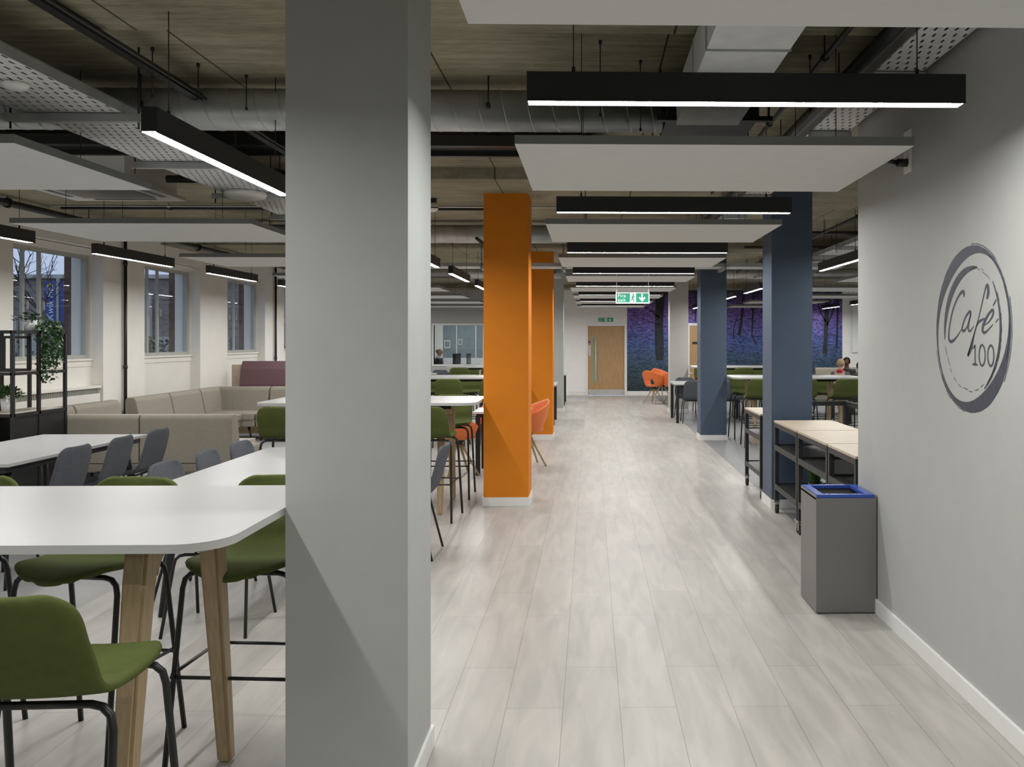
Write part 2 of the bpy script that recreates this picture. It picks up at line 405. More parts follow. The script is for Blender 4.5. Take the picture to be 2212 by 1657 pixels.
# left wall: alcoves with windows between piers
bays = [(11.28-1.66+2.78*k, 11.28+2.78*k) for k in range(-5, 5)]
SILL, HEAD = 1.35, 2.69
b = MB()
yy = YB
for y0, y1 in bays:
    b.box(XL-0.25, XL, yy, y0, 0, 3.12)
    b.box(XL-0.15, XL+0.15, yy+(.02 if yy > YB else 0), y0-0.06, 0, 3.12)
    b.box(XL-0.25, XL, y0, y1, 0, SILL); b.box(XL-0.25, XL, y0, y1, HEAD, 3.12)
    b.box(XL-0.15, XL+0.15, y0-0.06, y1+0.02, HEAD+0.09, 3.12)
    yy = y1
b.box(XL-0.25, XL, yy, YF, 0, 3.12); b.box(XL-0.15, XL+0.15, yy+.02, YF, 0, 3.12)
struct(b.build('wall_left', 'cream'))
wn = 0
for i, (y0, y1) in enumerate(bays):
    if y0 < YB+.1: continue
    wn += 1
    xw = XL-0.06
    f = MB(); t = 0.05
    f.box(xw-.04, xw+.03, y0, y1, SILL, SILL+t); f.box(xw-.04, xw+.03, y0, y1, HEAD-t, HEAD)
    f.box(xw-.04, xw+.03, y0, y0+t, SILL+t, HEAD-t); f.box(xw-.04, xw+.03, y1-t, y1, SILL+t, HEAD-t)
    for q in (0.24, 0.42):
        ym = y0+(y1-y0)*q; f.box(xw-.012, xw+.022, ym-.018, ym+.018, SILL+t, HEAD-t)
        f.box(xw+.03, xw+.05, ym+.03, ym+.045, SILL+.6, SILL+.70)
    ym = y0+(y1-y0)*0.97
    fo = struct(f.build('window_%d' % wn, 'window_grey'))
    g = MB(); g.quad((xw-.009, y0+t, SILL+t), (xw-.009, y1-t, SILL+t), (xw-.009, y1-t, HEAD-t), (xw-.009, y0+t, HEAD-t)); g.build('pane', 'glass', fo)
    s = MB(); s.box(XL-0.03, XL+0.035, y0-.05, y1+.015, SILL-0.025, SILL-0.002, .004); s.box(XL, XL+0.012, y0-.05, y1+.015, SILL-0.10, SILL-0.025)
    s.box(XL, XL+0.04, y0-.05, y1+.015, HEAD+.01, HEAD+.08)
    s.build('window_sill', 'cream', fo)
    # radiator cover with slotted grille
    if 8 < y0 < 11:
        rc = thing('radiator_cover', 'white radiator cover with slotted grille under the window behind the shelf rack', 'radiator cover', (XL, (y0+y1)/2, 0))
        c = MB(); c.box(0.005, 0.13, -(y1-y0)/2, (y1-y0)/2-0.01, 0.1, 0.90, .004); c.box(0.0, 0.145, -(y1-y0)/2, (y1-y0)/2-.01, 0.97, 1.0, .004); c.build('casing', 'cream', rc)
        c = MB()
        for k in range(48):
            yk = -(y1-y0)/2+0.03+k*(y1-y0-0.08)/47; c.box(0.02, 0.13, yk, yk+.008, 0.90, 0.97)
        c.build('grille', 'window_grey', rc)
# black vertical pipes on piers
for k, (yp, lab) in enumerate(((11.76, 'between the two nearest windows'), (17.32, 'beyond the third window'))):
    p = MB(); p.cyl((XL+.19, yp, 0), (XL+.19, yp, 3.1), .022, n=12)
    for z in (1.2, 2.6): p.cyl((XL+.19, yp, z), (XL+.19, yp, z+.05), .028, n=12)
    tag(p.build('downpipe', 'black_metal'), 'thin black vertical pipe on the cream wall ' + lab, 'pipe')

# right wall block, back and rear walls
b = MB(); b.box(WALLX, WALLX+0.2, YB, WALLY, 0, 3.12); b.box(WALLX+0.2, XR, WALLY-0.2, WALLY, 0, 3.12)
struct(b.build('wall_right', 'wall_grey'))
b = MB(); b.box(WALLX-0.016, WALLX, YB, WALLY+.016, 0, 0.085, .003); b.box(WALLX, XR, WALLY, WALLY+.016, 0, .085)
struct(b.build('baseboard_right', 'skirting_white'))
b = MB(); b.box(XL-.2, WALLX+0.2, YB-0.2, YB, 0, 3.12); struct(b.build('wall_rear', 'pale_grey'))
b = MB(); b.box(XR, XR+.2, WALLY-.2, YF+.2, 0, 3.12); struct(b.build('wall_far_right', 'white_paint'))
# back wall: grey left part with an office window, white right part with doors
D1 = (-0.066, 0.976); D2 = (2.83, 3.83); OW = (-4.44, -3.05, 0.89, 2.00)
b = MB()
b.box(XL-.2, OW[0], YF, YF+.15, 0, 3.12); b.box(OW[0], OW[1], YF, YF+.15, 0, OW[2]); b.box(OW[0], OW[1], YF, YF+.15, OW[3], 3.12); b.box(OW[1], -1.05, YF, YF+.15, 0, 3.12)
b.box(-1.05, D1[0]-.06, YF, YF+.15, 0, 3.12, mi=1); b.box(D1[0]-.06, D1[1]+.06, YF, YF+.15, 2.05, 3.12, mi=1)
b.box(D1[1]+.06, D2[0]-.06, YF, YF+.15, 0, 3.12, mi=1); b.box(D2[0]-.06, D2[1]+.06, YF, YF+.15, 2.05, 3.12, mi=1); b.box(D2[1]+.06, XR+.1, YF, YF+.15, 0, 3.12, mi=1)
struct(b.build('wall_back', ['pale_grey', 'white_paint']))
b = MB()
for x0, x1 in ((XL+.15, -1.05), (-0.6, D1[0]-.08), (D1[1]+.08, D2[0]-.08), (D2[1]+.08, XR)): b.box(x0, x1, YF-.016, YF, 0, 0.12, .003)
struct(b.build('baseboard_back', 'skirting_white'))

def oak_door(n, D, full):
    x0, x1 = D
    f = MB(); f.box(x0-.06, x0, YF-.03, YF+.15, 0, 1.995); f.box(x1, x1+.06, YF-.03, YF+.15, 0, 1.995); f.box(x0-.06, x1+.06, YF-.03, YF+.15, 1.995, 2.05)
    fo = struct(f.build('door_%d' % n, 'skirting_white'))
    l = MB(); l.box(x0, x1, YF+.0, YF+.045, 0.012, 1.99, .002); lo = l.build('leaf', 'door_oak', fo)
    l = MB(); l.box(x0+.01, x1-.01, YF-.003, YF, 0.012, 0.17); l.build('kick_plate', 'kick_steel', fo)
    if full:
        v = MB(); v.box(x0+.12, x0+.27, YF-.006, YF, 0.34, 1.70, .002); v.build('vision_panel_frame', 'oak', fo)
        v = MB(); v.box(x0+.14, x0+.25, YF-.009, YF-.006, 0.37, 1.67); v.build('vision_panel', 'door_glass', fo)
        v = MB(); v.cyl((x0+.225, YF-.06, .42), (x0+.225, YF-.06, 1.62), .013, n=10)
        for z in (.5, 1.54): v.cyl((x0+.225, YF-.06, z), (x0+.225, YF, z), .009)
        v.build('door_handle', 'galv_light', fo)
        v = MB(); v.box(x0+.01, x0+.085, YF-.004, YF, 1.13, 1.43); v.build('push_plate', 'kick_steel', fo)
        v = MB(); v.lathe([(0, 0), (.032, 0), (.032, .003), (0, .003)], 20); o = v.build('notice_disc', 'blue_gloss', fo); o.location = (x0+.045, YF-.001, 1.52); o.rotation_euler = (R(90), 0, 0)
    else:
        v = MB(); v.box(x0+.08, x0+.42, YF-.006, YF, 1.46, 1.53); v.build('name_plate', 'black_metal', fo)
oak_door(1, D1, True); oak_door(2, D2, False)

# pillars
PW = 0.42
def pillar(x0, x1, y0, m, label, zt=3.0, trim_m='skirting_white'):
    p = thing('pillar', label, 'pillar', ((x0+x1)/2, y0+PW/2, 0), 0, None, 'structure')
    w = (x1-x0)/2
    b = MB(); b.box(-w, w, -PW/2, PW/2, 0, zt); b.build('shaft', m, p)
    b = MB(); k = .012
    b.box(-w-k, w+k, -PW/2-k, -PW/2, 0, .085, .002); b.box(-w-k, w+k, PW/2, PW/2+k, 0, .085, .002)
    b.box(-w-k, -w, -PW/2, PW/2, 0, .085); b.box(w, w+k, -PW/2, PW/2, 0, .085); b.build('skirting', trim_m, p)
    return p
pillar(-1.042, -0.625, 2.95, 'grey_paint', 'wide light grey square pillar closest to the camera')
pillar(-1.022, -0.592, 8.23, 'orange_paint', 'orange pillar touching the end of the white bar table, closer of the two')
pillar(-1.03, -0.597, 13.65, 'orange_paint', 'orange pillar farther down the corridor, behind the other orange one')
pillar(-1.03, -0.592, 18.85, 'grey_paint', 'slim grey pillar past both orange pillars')
pillar(1.714, 2.10, 8.06, 'blue_paint', 'dark blue pillar beside the wheeled trolleys')
pillar(1.745, 2.16, 13.52, 'blue_paint', 'dark blue pillar farther down, between the grey chairs')
pillar(1.73, 2.13, 18.55, 'pale_grey', 'pale grey pillar on the blue pillars side near the mural')

# ------------------------------------------------------------------ light strips
def make_lamp():
    t = thing('linear_light', '', 'ceiling light')
    L = 1.57/2; z0 = 0
    b = MB(); b.box(-L, L, -.032, .032, 0.004, 0.105, .002); b.box(-L, L, -.032, -.028, 0, .006); b.box(-L, L, .028, .032, 0, .006); b.build('housing', 'lamp_body', t)
    b = MB(); b.quad((-L+.004, -.028, .0030), (-L+.004, .028, .0030), (L-.004, .028, .0030), (L-.004, -.028, .0030))
    me = b.build('diffuser', 'diffuser', t)
    for s in (-1, 1):
        b = MB(); b.cyl((s*.62, 0, .105), (s*.62, 0, .657), .0025, n=6); b.cyl((s*.62, 0, .105), (s*.62, 0, .13), .007, n=8); b.build('suspension_wire', 'black_metal', t)
    return t
# make sure the diffuser faces down
lampK = Kind(make_lamp())
dm = bpy.data.meshes['diffuser']
if dm.polygons[0].normal.z > 0: dm.flip_normals()
LZ = 2.445
def lamp_row(xs, ys, along_x, lab):
    for i, y in enumerate(ys):
        n = sum(1 for q in ys[:i] if q > 0)
        seen = y > 0
        lampK.put((xs, y if along_x else y+.785, LZ), 0 if along_x else R(90),
                  (lab[0] % ORD[n]) if seen else (lab[1] % (ORD[i])), lab[2])
cor = [3.07+2.65*k for k in range(-2, 8)]
lamp_row(.56, cor, True, ('black linear light across the corridor, %s from the camera', 'black linear light across the corridor, %s behind the camera', 'light strips across the corridor'))
for x, nm in ((-1.80, 'over the bar stools'), (-4.90, 'nearer the windows')):
    lamp_row(x, [3.53+2.52*k for k in range(-1, 8)], False, ('black lengthwise linear light '+nm+', %s from the camera', 'black lengthwise linear light '+nm+', %s behind the camera', 'light strips in the row '+nm))
for x, nm in ((2.86, 'beyond the blue pillars'), (6.45, 'nearest the whiteboard'), (9.6, 'added unseen as fill beyond the whiteboard row')):  # outermost row is out of view, added to brighten the right and far end
    lamp_row(x, [6.4+2.62*k for k in range(0, 7)], False, ('black lengthwise linear light '+nm+', %s in its row', '%s', 'light strips in the row '+nm))

# ------------------------------------------------------------------ acoustic rafts
def make_raft():
    t = thing('ceiling_raft', '', 'ceiling panel')
    b = MB(); b.box(-.897, .897, -.6, .6, 0, 0.04, .001); b.bm.normal_update()
    for f in b.bm.faces:
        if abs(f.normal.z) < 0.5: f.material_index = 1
    b.build('panel', ['raft', 'raft_edge_shade'], t)
    for sx in (-1, 1):
        for sy in (-1, 1):
            b = MB(); b.cyl((sx*.6, sy*.4, .04), (sx*.6, sy*.4, .632), .002, n=5); b.cyl((sx*.6, sy*.4, .04), (sx*.6, sy*.4, .06), .008, n=6); b.build('suspension_wire', 'black_metal', t)
    return t
raftK = Kind(make_raft())
RZ = 2.47
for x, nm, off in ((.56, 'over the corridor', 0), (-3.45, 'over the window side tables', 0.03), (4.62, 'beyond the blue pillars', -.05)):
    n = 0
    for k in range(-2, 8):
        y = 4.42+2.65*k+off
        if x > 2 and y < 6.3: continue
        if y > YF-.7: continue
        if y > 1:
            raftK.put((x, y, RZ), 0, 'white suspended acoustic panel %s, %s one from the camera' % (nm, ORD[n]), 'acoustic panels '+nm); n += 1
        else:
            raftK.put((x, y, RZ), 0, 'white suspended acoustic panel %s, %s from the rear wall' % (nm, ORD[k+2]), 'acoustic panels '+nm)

# ------------------------------------------------------------------ ducts, trays, pipes
def round_duct(x0, x1, y, z, r, label):
    d = thing('spiral_duct', label, 'air duct', (0, y, z))
    b = MB(); b.cyl((x0, 0, 0), (x1, 0, 0), r, n=32)
    b.build('pipe', 'galv', d)
    b = MB(); n = int((x1-x0)/.14); P = []
    for k in range(n*16+1):
        a = 2*pi*k/16; P.append((x0+(x1-x0)*k/(n*16), cos(a)*r, sin(a)*r))
    b.tube(P, .0045, 4, cap=False); b.build('seam', 'galv', d)
    for x in (x0+1.5, (x0+x1)/2, x1-1.0):
        b = MB(); b.cyl((x, -r-.01, .0), (x, -r-.01, ceil_z(y)-z), .005, n=6); b.cyl((x, -r-.01, -.02), (x, -r-.01, .01), .012, n=8); b.build('hanger_rod', 'dark_steel', d)
    return d
round_duct(-5.5, 0.42, 5.02, 2.935, .119, 'large galvanised spiral air duct crossing above the light grey pillar')
round_duct(-5.5, -.05, 10.9, 2.935, .115, 'galvanised spiral air duct crossing behind the closer orange pillar')
round_duct(-5.5, 0.3, 17.3, 2.935, .108, 'galvanised spiral air duct crossing behind the farther orange pillar')
round_duct(2.3, 9.5, 17.3, 2.935, .108, 'galvanised spiral air duct beyond the farther blue pillar')
# fan coil unit at the duct end + rectangular duct
f = thing('fan_coil_unit', 'dark boxed fan coil unit at the end of the spiral duct', 'air unit', (0.70, 5.05, 2.84))
b = MB(); b.box(-.27, .25, -.26, .26, 0, .23, .006); b.build('casing', 'dark_steel', f)
for y in (-.31, .31):
    b = MB(); b.box(-.33, .31, y-.02, y+.02, -.03, -.005); b.build('bracket', 'dark_steel', f)
for sx in (-.31, .29):
    for sy in (-.31, .31):
        b = MB(); b.cyl((sx, sy, -.03), (sx, sy, .255), .005, n=6); b.build('hanger_rod', 'dark_steel', f)
f = thing('rectangular_duct', 'wide rectangular galvanised duct running lengthwise above the closest corridor light', 'air duct', (0.65, 0, 2.79))
b = MB(); b.box(-.172, .172, -2.5, 4.75, 0, .2, .004); b.build('duct_body', 'galv_light', f)
b = MB()
for y in (-1.3, -.1, 1.1, 2.3, 3.5, 3.95): b.box(-.177, .177, y, y+.012, -.006, .206)
b.build('flange', 'galv', f)

def tray(x0, x1, y0, y1, z, label, ov=.09, along='y', cross=True):
    cx, cy = (x0+x1)/2, (y0+y1)/2
    rz = 0 if along == 'y' else R(90)
    if along == 'y': hw, hl = (x1-x0)/2, (y1-y0)/2
    else: hw, hl = (y1-y0)/2, (x1-x0)/2
    t = thing('cable_tray', label, 'cable tray', (cx, cy, z), rz)
    b = MB(); b.box(-hw, hw, -hl, hl, 0, .002); b.build('perforated_bed', 'perforated', t)
    for s in (-1, 1):
        b = MB(); b.box(s*hw-.002, s*hw+.002, -hl, hl, 0, .05); b.box(s*hw-.012, s*hw+.002, -hl, hl, .048, .052); b.build('side_flange', 'galv', t)
    if cross:
        k = -hl+.6
        while k < hl-.2:
            b = MB(); b.box(-hw-ov, hw+ov, k-.02, k+.02, -.045, -.004); b.box(-hw-ov+.005, hw+ov-.005, k-.024, k+.024, -.010, -.006); b.build('support_bracket', 'galv', t)
            for s in (-1, 1):
                yy = cy+k if along == 'y' else cy
                zc = 3.1 if along != 'y' else ceil_z(cy+k)
                b = MB(); b.cyl((s*(hw+ov-.02), k, -.08), (s*(hw+ov-.02), k, zc-z), .005, n=6); b.build('threaded_rod', 'dark_steel', t)
            k += 1.2
    return t
tray(-2.90, -2.39, -0.95, 12.6, 2.76, 'wide perforated cable tray running lengthwise past the light grey pillar, window side')
tray(3.25, 3.82, 5.6, 17.0, 2.80, 'wide perforated cable tray running lengthwise beyond the blue pillars')
tray(1.40, 1.64, -1.2, 14, 2.92, 'narrow perforated cable tray hugging the top of the logo wall', ov=.012)
tray(-2.9, 3.8, 12.72, 13.18, 2.68, 'perforated cable tray crossing in front of the farther orange pillar', along='x')
# cables in the trays
for k, (x, z, y0, y1) in enumerate(((-2.48, 2.774, -.5, 12.5), (-2.60, 2.774, -.5, 12.5), (-2.75, 2.774, -.5, 12.5))):
    b = MB(); P = [(x+.02*sin(y*1.3+k), y, z) for y in [y0+i*.6 for i in range(int((y1-y0)/.6)+1)]]
    b.tube(P, .010, 6); tag(b.build('cable', 'black_metal'), ['black cable lying in the window side tray along its corridor edge', 'black cable lying in the middle of the window side tray', 'black cable lying in the window side tray toward the glass'][k], 'cable')
def pipe(p0, p1, r, m, label, name='pipe', cat='pipe', clips=1.4):
    t = MB(); t.cyl(p0, p1, r, n=10)
    v = Vector(p1)-Vector(p0); n = int(v.length/clips)
    for k in range(1, n+1):
        q = Vector(p0)+v*(k/(n+1)); cz = ceil_z(q.y)
        t.cyl((q.x, q.y, q.z-r*1.3), (q.x, q.y, cz+.002), .004, n=6); t.cyl(q-v.normalized()*.015, q+v.normalized()*.015, r*1.45, n=10)
    return tag(t.build(name, m), label, cat)
b = MB(); b.box(-2.25, -2.20, -1, 7.4, 2.955, 2.995); b.cyl((-2.18, -1, 2.965), (-2.18, 7.4, 2.965), .008)
for y in (0, 1.5, 5.2, 6.6): b.box(-2.24, -2.21, y, y+.03, 2.99, 3.10)
b.box(-2.28, -2.17, 3.1, 3.13, 2.945, 2.999)
tag(b.build('cable_trunking', 'black_metal'), 'long black trunking bar running lengthwise just under the concrete, left of the light grey pillar', 'trunking')
b = MB(); b.box(-5.5, .1, 6.15, 6.20, 2.985, 3.06); b.box(-5.5, .1, 6.20, 6.42, 3.0, 3.02); b.box(-5.5, .1, 6.40, 6.44, 2.965, 3.04)
for k in range(9):
    x = -5.45+k*.68; b.box(x, x+.02, 6.27, 6.30, 3.02, 3.10)
tag(b.build('cable_basket', 'black_metal'), 'black double cable basket crossing before the concrete beam of the orange pillar', 'trunking')
pipe((-3.3, 6.75, 2.85), (-1.7, 6.75, 2.85), .03, 'dark_steel', 'dark steel pipe crossing behind the closest spiral duct')
pipe((-3.3, 6.95, 2.94), (-1.7, 6.95, 2.94), .022, 'black_metal', 'thin black pipe crossing over the dark steel pipe')
pipe((-5.68, -1, 2.93), (-5.68, 22, 2.93), .035, 'black_metal', 'black pipe running lengthwise close to the windows')
pipe((-5.85, -1, 2.96), (-5.85, 22, 2.96), .022, 'galv', 'slim galvanised conduit running beside the black pipe near the windows')
pipe((-5.5, 9.02, 2.965), (-1.0, 9.02, 2.965), .014, 'black_metal', 'thin black conduit crossing to the top of the closer orange pillar')
pipe((-5.5, 8.86, 2.965), (1.6, 8.86, 2.965), .011, 'galv', 'thin galvanised conduit crossing on the beam above the closer orange pillar')
pipe((1.14, -1, 3.0-.03), (1.14, 8, 3.0-.03), .014, 'dark_steel', 'slim dark conduit running lengthwise right of the rectangular duct')
pipe((1.30, -1, 2.93), (1.30, 14, 2.93), .034, 'black_metal', 'thick black pipe running lengthwise beside the narrow tray')
pipe((2.95, 5.4, 2.95), (2.95, 20, 2.95), .020, 'dark_steel', 'slim steel pipe running lengthwise beyond the blue pillars')
pipe((2.2, 10.9, 2.96), (11, 10.9, 2.96), .025, 'black_metal', 'black pipe crossing behind the closer blue pillar')
pipe((2.2, 12.2, 2.915), (11, 12.2, 2.915), .022, 'dark_steel', 'dark pipe crossing between the two blue pillars')
pipe((-5.5, 11.6, 2.95), (-1.2, 11.6, 2.95), .024, 'black_metal', 'black pipe crossing behind the second spiral duct')
pipe((-1.35, 10.2, 2.80), (-1.35, 22, 2.80), .018, 'dark_steel', 'slim steel pipe running lengthwise past the orange pillars')
# threaded rods hanging from the slab
rk = None
for i, (x, y, z) in enumerate(((-2.25, 4.45, 2.84), (-2.13, 4.7, 2.9), (-1.95, 4.9, 2.9), (.27, 4.6, 2.72), (.05, 4.3, 2.72), (1.16, 4.5, 2.8))):
    b = MB(); b.cyl((0, 0, 0), (0, 0, 3.1-z), .003, n=6); b.cyl((0, 0, 3.1-z-.02), (0, 0, 3.1-z), .009, n=6); b.cyl((0, 0, 0), (0, 0, .015), .007, n=6)
    o = b.build('threaded_rod', 'dark_steel'); o.location = (x, y, z)
    tag(o, 'thin steel rod hanging from the concrete, %s counted from the window side' % ORD[i], 'rod', 'loose steel rods under the concrete')

# air conditioning cassette
t = thing('ceiling_cassette', 'white square air conditioning cassette with slots, above the window side panel', 'air conditioner', (-3.98, 7.04, 2.80))
b = MB(); b.prism(rrect(-.475, .475, -.475, .475, .03), 0, .03); b.box(-.42, .42, -.42, .42, .03, .28); b.build('casing', 'white_plastic', t)
b = MB(); b.box(-.30, .30, -.30, .30, -.006, 0); b.build('grille', 'cassette_grille', t)
b = MB()
for k in range(4):
    a = Matrix.Rotation(R(90*k), 4, 'Z')
    b.box(-.26, .26, .36, .385, -.002, .002, rot=a); b.box(-.26, .26, .40, .41, -.002, .002, rot=a)
b.build('air_slot', 'black_metal', t)
for sx in (-.4, .4):
    for sy in (-.4, .4):
        b = MB(); b.cyl((sx, sy, .2), (sx, sy, .3), .006, n=6); b.build('hanger_rod', 'dark_steel', t)
t = thing('access_point', 'white rounded wireless access point under the tray by the air conditioning cassette', 'access point', (-2.71, 6.80, 2.705))
b = MB(); b.lathe([(0, 0), (.12, .002), (.15, .012), (.16, .03), (.16, .045), (.15, .055), (0, .055)], 32); b.build('casing', 'white_plastic', t)
t = thing('sensor_disc', 'small round white sensor under the wide tray at the upper left', 'sensor', (-2.60, 3.93, 2.730))
b = MB(); b.lathe([(0, 0), (.03, 0), (.045, .006), (.055, .02), (.055, .028), (0, .028)], 24); b.build('casing', 'white_plastic', t)
t = thing('smoke_detector', 'white smoke detector under the conduit beside the closer orange pillar', 'smoke detector', (-1.56, 8.55, 2.865))
b = MB(); b.lathe([(0, 0), (.02, .003), (.035, .015), (.05, .03), (.05, .06), (.04, .065), (.04, .09), (0, .09)], 20); b.build('casing', 'white_plastic', t)
b = MB(); b.lathe([(.045, .035), (.0515, .036), (.0515, .046), (.045, .047)], 20); b.build('vent_ring', 'black_metal', t)
b = MB(); b.box(-.03, .03, -.03, .03, .09, .136); b.build('junction_box', 'dark_steel', t)
# wall sensor
t = thing('wall_sensor', 'white plate with a black cable gland on the grey wall above the cafe logo', 'wall bracket', (WALLX, 4.48, 2.50))
b = MB(); b.box(-.008, 0, -.05, .05, -.02, .20, .002); b.build('plate', 'white_plastic', t)
b = MB(); b.cyl((-.008, 0, .03), (-.06, .0, .03), .022, n=12); b.cyl((-.06, 0, .03), (-.13, .0, .045), .012, n=10); b.build('socket', 'black_metal', t)

# ------------------------------------------------------------------ chairs
def shell(seat_z, top_z, w, d, name, m, parent, lean=.06):
    bh = top_z-seat_z
    prof = catmull([(0, d/2, seat_z-.035), (0, d/2-.05, seat_z-.004), (0, .02, seat_z-.014), (0, -d/2+.10, seat_z-.006), (0, -d/2+.03, seat_z+.022),
                    (0, -d/2-.005, seat_z+.09), (0, -d/2-.015-lean*.5, seat_z+bh*.6), (0, -d/2-.02-lean, top_z)], 4)
    n = len(prof); cum = [0]
    for i in range(1, n): cum.append(cum[-1]+(prof[i]-prof[i-1]).length)
    T = cum[-1]; W = w/2; r1 = .13; r2 = .075
    def f(u, v):
        i = min(int(u*(n-1)+1e-6), n-1); p = prof[i]; s = cum[i]; e = T-s; v2 = v*2-1
        hw = W
        if s < r1: hw = W-r1+math.sqrt(max(0, r1*r1-(r1-s)**2))
        tb = max(0, min(1, (p.z-seat_z)/bh)); hw *= (1-.07*tb)
        if e < r2: hw = min(hw, W*.93-r2+math.sqrt(max(0, r2*r2-(r2-e)**2)))
        y = p.y+(.035*(1-v2*v2) if s < .05 else 0)*(1-s/.05)+tb*.03*v2*v2
        z = p.z+(1-tb)*.012*v2*v2
        return (v2*hw, y, z)
    b = MB(); b.grid(f, n-1, 14)
    o = b.build(name, m, parent)
    md = o.modifiers.new('thickness', 'SOLIDIFY'); md.thickness = .026; md.offset = 0
    md = o.modifiers.new('round', 'SUBSURF'); md.levels = 1; md.render_levels = 1
    return o
def bent_leg(sx, sy, zt, xt, yt, xb, yb, r):
    P = [(0, sy*yt, zt), (sx*(xt-.05), sy*yt, zt), (sx*(xt-.02), sy*(yt+.003), zt-.006), (sx*xt, sy*(yt+.006), zt-.025), (sx*(xt+.008), sy*(yt+.01), zt-.06), (sx*xb, sy*yb, 0)]
    b = MB(); b.tube(P, r, 8); return b
def make_stool():
    t = thing('bar_stool', '', 'bar stool')
    shell(.745, 1.02, .43, .42, 'seat_shell', 'green', t)
    for sx in (-1, 1):
        for sy in (-1, 1): bent_leg(sx, sy, .712, .205, .13, .235, .225, .0105).build('leg', 'leg_black', t)
    b = MB(); z = .33; x = .223; y = .185
    P = [(-x-.012, -y, z), (x+.012, -y, z)]; b.tube(P, .007, 6)
    b.tube([(-x-.012, y, z), (x+.012, y, z)], .007, 6); b.tube([(-x, -y-.01, z+.014), (-x, y+.01, z+.014)], .007, 6); b.tube([(x, -y-.01, z+.014), (x, y+.01, z+.014)], .007, 6)
    b.build('footrest', 'leg_black', t)
    return t
def make_chair(m, name='cafe_chair'):
    t = thing(name, '', 'chair')
    shell(.455, .82, .44, .42, 'seat_shell', m, t, .07)
    for sx in (-1, 1):
        for sy in (-1, 1): bent_leg(sx, sy, .424, .19, .12, .225, .22, .009).build('leg', 'leg_black', t)
    return t
stoolK = Kind(make_stool()); greyK = Kind(make_chair('slate'))
def make_tub(m, name, cat='chair'):
    t = thing(name, '', cat)
    def f(u, v):
        a = (v*2-1)*R(128)          # around the sitter, 0 = back
        up = u
        top = .84-.25*(abs(a)/R(128))**1.4
        z = .43+(top-.43)*up
        r = .17+.085*math.sqrt(up)+.02*up
        return (sin(a)*r*1.05, -cos(a)*r, z)
    b = MB(); b.grid(f, 8, 28)
    # hole in the back
    bmesh.ops.delete(b.bm, geom=[q for q in b.bm.faces if q.calc_center_median().y < -.16 and .47 < q.calc_center_median().z < .60 and abs(q.calc_center_median().x) < .13], context='FACES')
    o = b.build('tub_back', m, t); md = o.modifiers.new('thickness', 'SOLIDIFY'); md.thickness = .02; md.offset = 0
    md = o.modifiers.new('round', 'SUBSURF'); md.levels = 1; md.render_levels = 1
    b = MB(); b.lathe([(0, .415), (.12, .42), (.19, .435), (.205, .45), (.19, .465), (.1, .462), (0, .458)], 24); b.build('seat_pad', m, t)
    b = MB(); b.lathe([(0, .36), (.05, .36), (.07, .40), (.07, .42), (0, .42)], 12); b.build('seat_mount', 'black_metal', t)
    for k in range(4):
        a = R(45+90*k); b = MB(); b.cyl((cos(a)*.03, sin(a)*.03, .39), (cos(a)*.27, sin(a)*.27, 0), .018, .011, n=10)
        # top of the cone is the floor end
        b.build('leg', 'oak', t)
    return t
orangeK = Kind(make_tub('orange_plastic', 'tub_chair'))

# ------------------------------------------------------------------ tables
def make_bar(L=2.0, W=.98):
    t = thing('bar_table', '', 'table')
    b = MB(); b.prism(rrect(-L/2, L/2, -W/2, W/2, .14, 10), 1.0, 1.025)
    b.bm.normal_update()
    for f in b.bm.faces:
        if abs(f.normal.z) < .5: f.material_index = 1
    b.build('tabletop', ['laminate', 'laminate_edge'], t)
    b = MB(); b.box(-L/2+.25, L/2-.25, -.30, -.27, .955, 1.0); b.box(-L/2+.25, L/2-.25, .27, .30, .955, 1.0); b.build('underframe', 'black_metal', t)
    for sx in (-1, 1):
        X = sx*(L/2-.34)
        for sy in (-1, 1):
            b = MB()
            def ring(y, z, hx, hy): return [Vector((X+hx*a, y+hy*c, z)) for a, c in ((-1, -1), (1, -1), (1, 1), (-1, 1))]
            R0 = ring(sy*.215, .999, .035, .055); R1 = ring(sy*.255, .85, .035, .042); R2 = ring(sy*.375, 0, .026, .026)
            vs = [[b.bm.verts.new(p) for p in q] for q in (R0, R1, R2)]
            for A, B in zip(vs, vs[1:]):
                for k in range(4): b.bm.faces.new((A[k], A[(k+1) % 4], B[(k+1) % 4], B[k]))
            b.bm.faces.new(vs[0]); b.bm.faces.new(vs[-1])
            bmesh.ops.bevel(b.bm, geom=b.bm.edges[:], offset=.010, segments=2, affect='EDGES')
            b.build('leg', 'oak', t)
        b = MB(); P = [(-.20, .999), (.20, .999), (.20, .86), (.18, .90), (.14, .935), (.08, .95), (-.08, .95), (-.14, .935), (-.18, .90), (-.20, .86)]
        b.prism(P, X-.030, X+.030, axis='x'); b.build('leg_bridge', 'oak', t)
    return t
barK = Kind(make_bar())
BT = [(-2.043, 2.91, 'foreground, touching the light grey pillar'), (-2.035, 8.24, 'touching the closer orange pillar'), (-2.04, 13.4, 'touching the farther orange pillar'), (-2.04, 18.5, 'on the window side near the office window')]
BT2 = [(3.16, 13.30, 'beside the farther blue pillar'), (3.15, 18.3, 'beside the pale grey pillar near the mural')]
for x, y, nm in BT: barK.put((x, y, 0), 0, 'high white bar table with oak legs, ' + nm, 'high white bar tables')
for x, y, nm in BT2: barK.put((x, y, 0), 0, 'high white bar table with oak legs, ' + nm, 'high white bar tables')
def st(x, y, rz, lab): stoolK.put((x, y, 0), R(rz), lab, 'green bar stools')
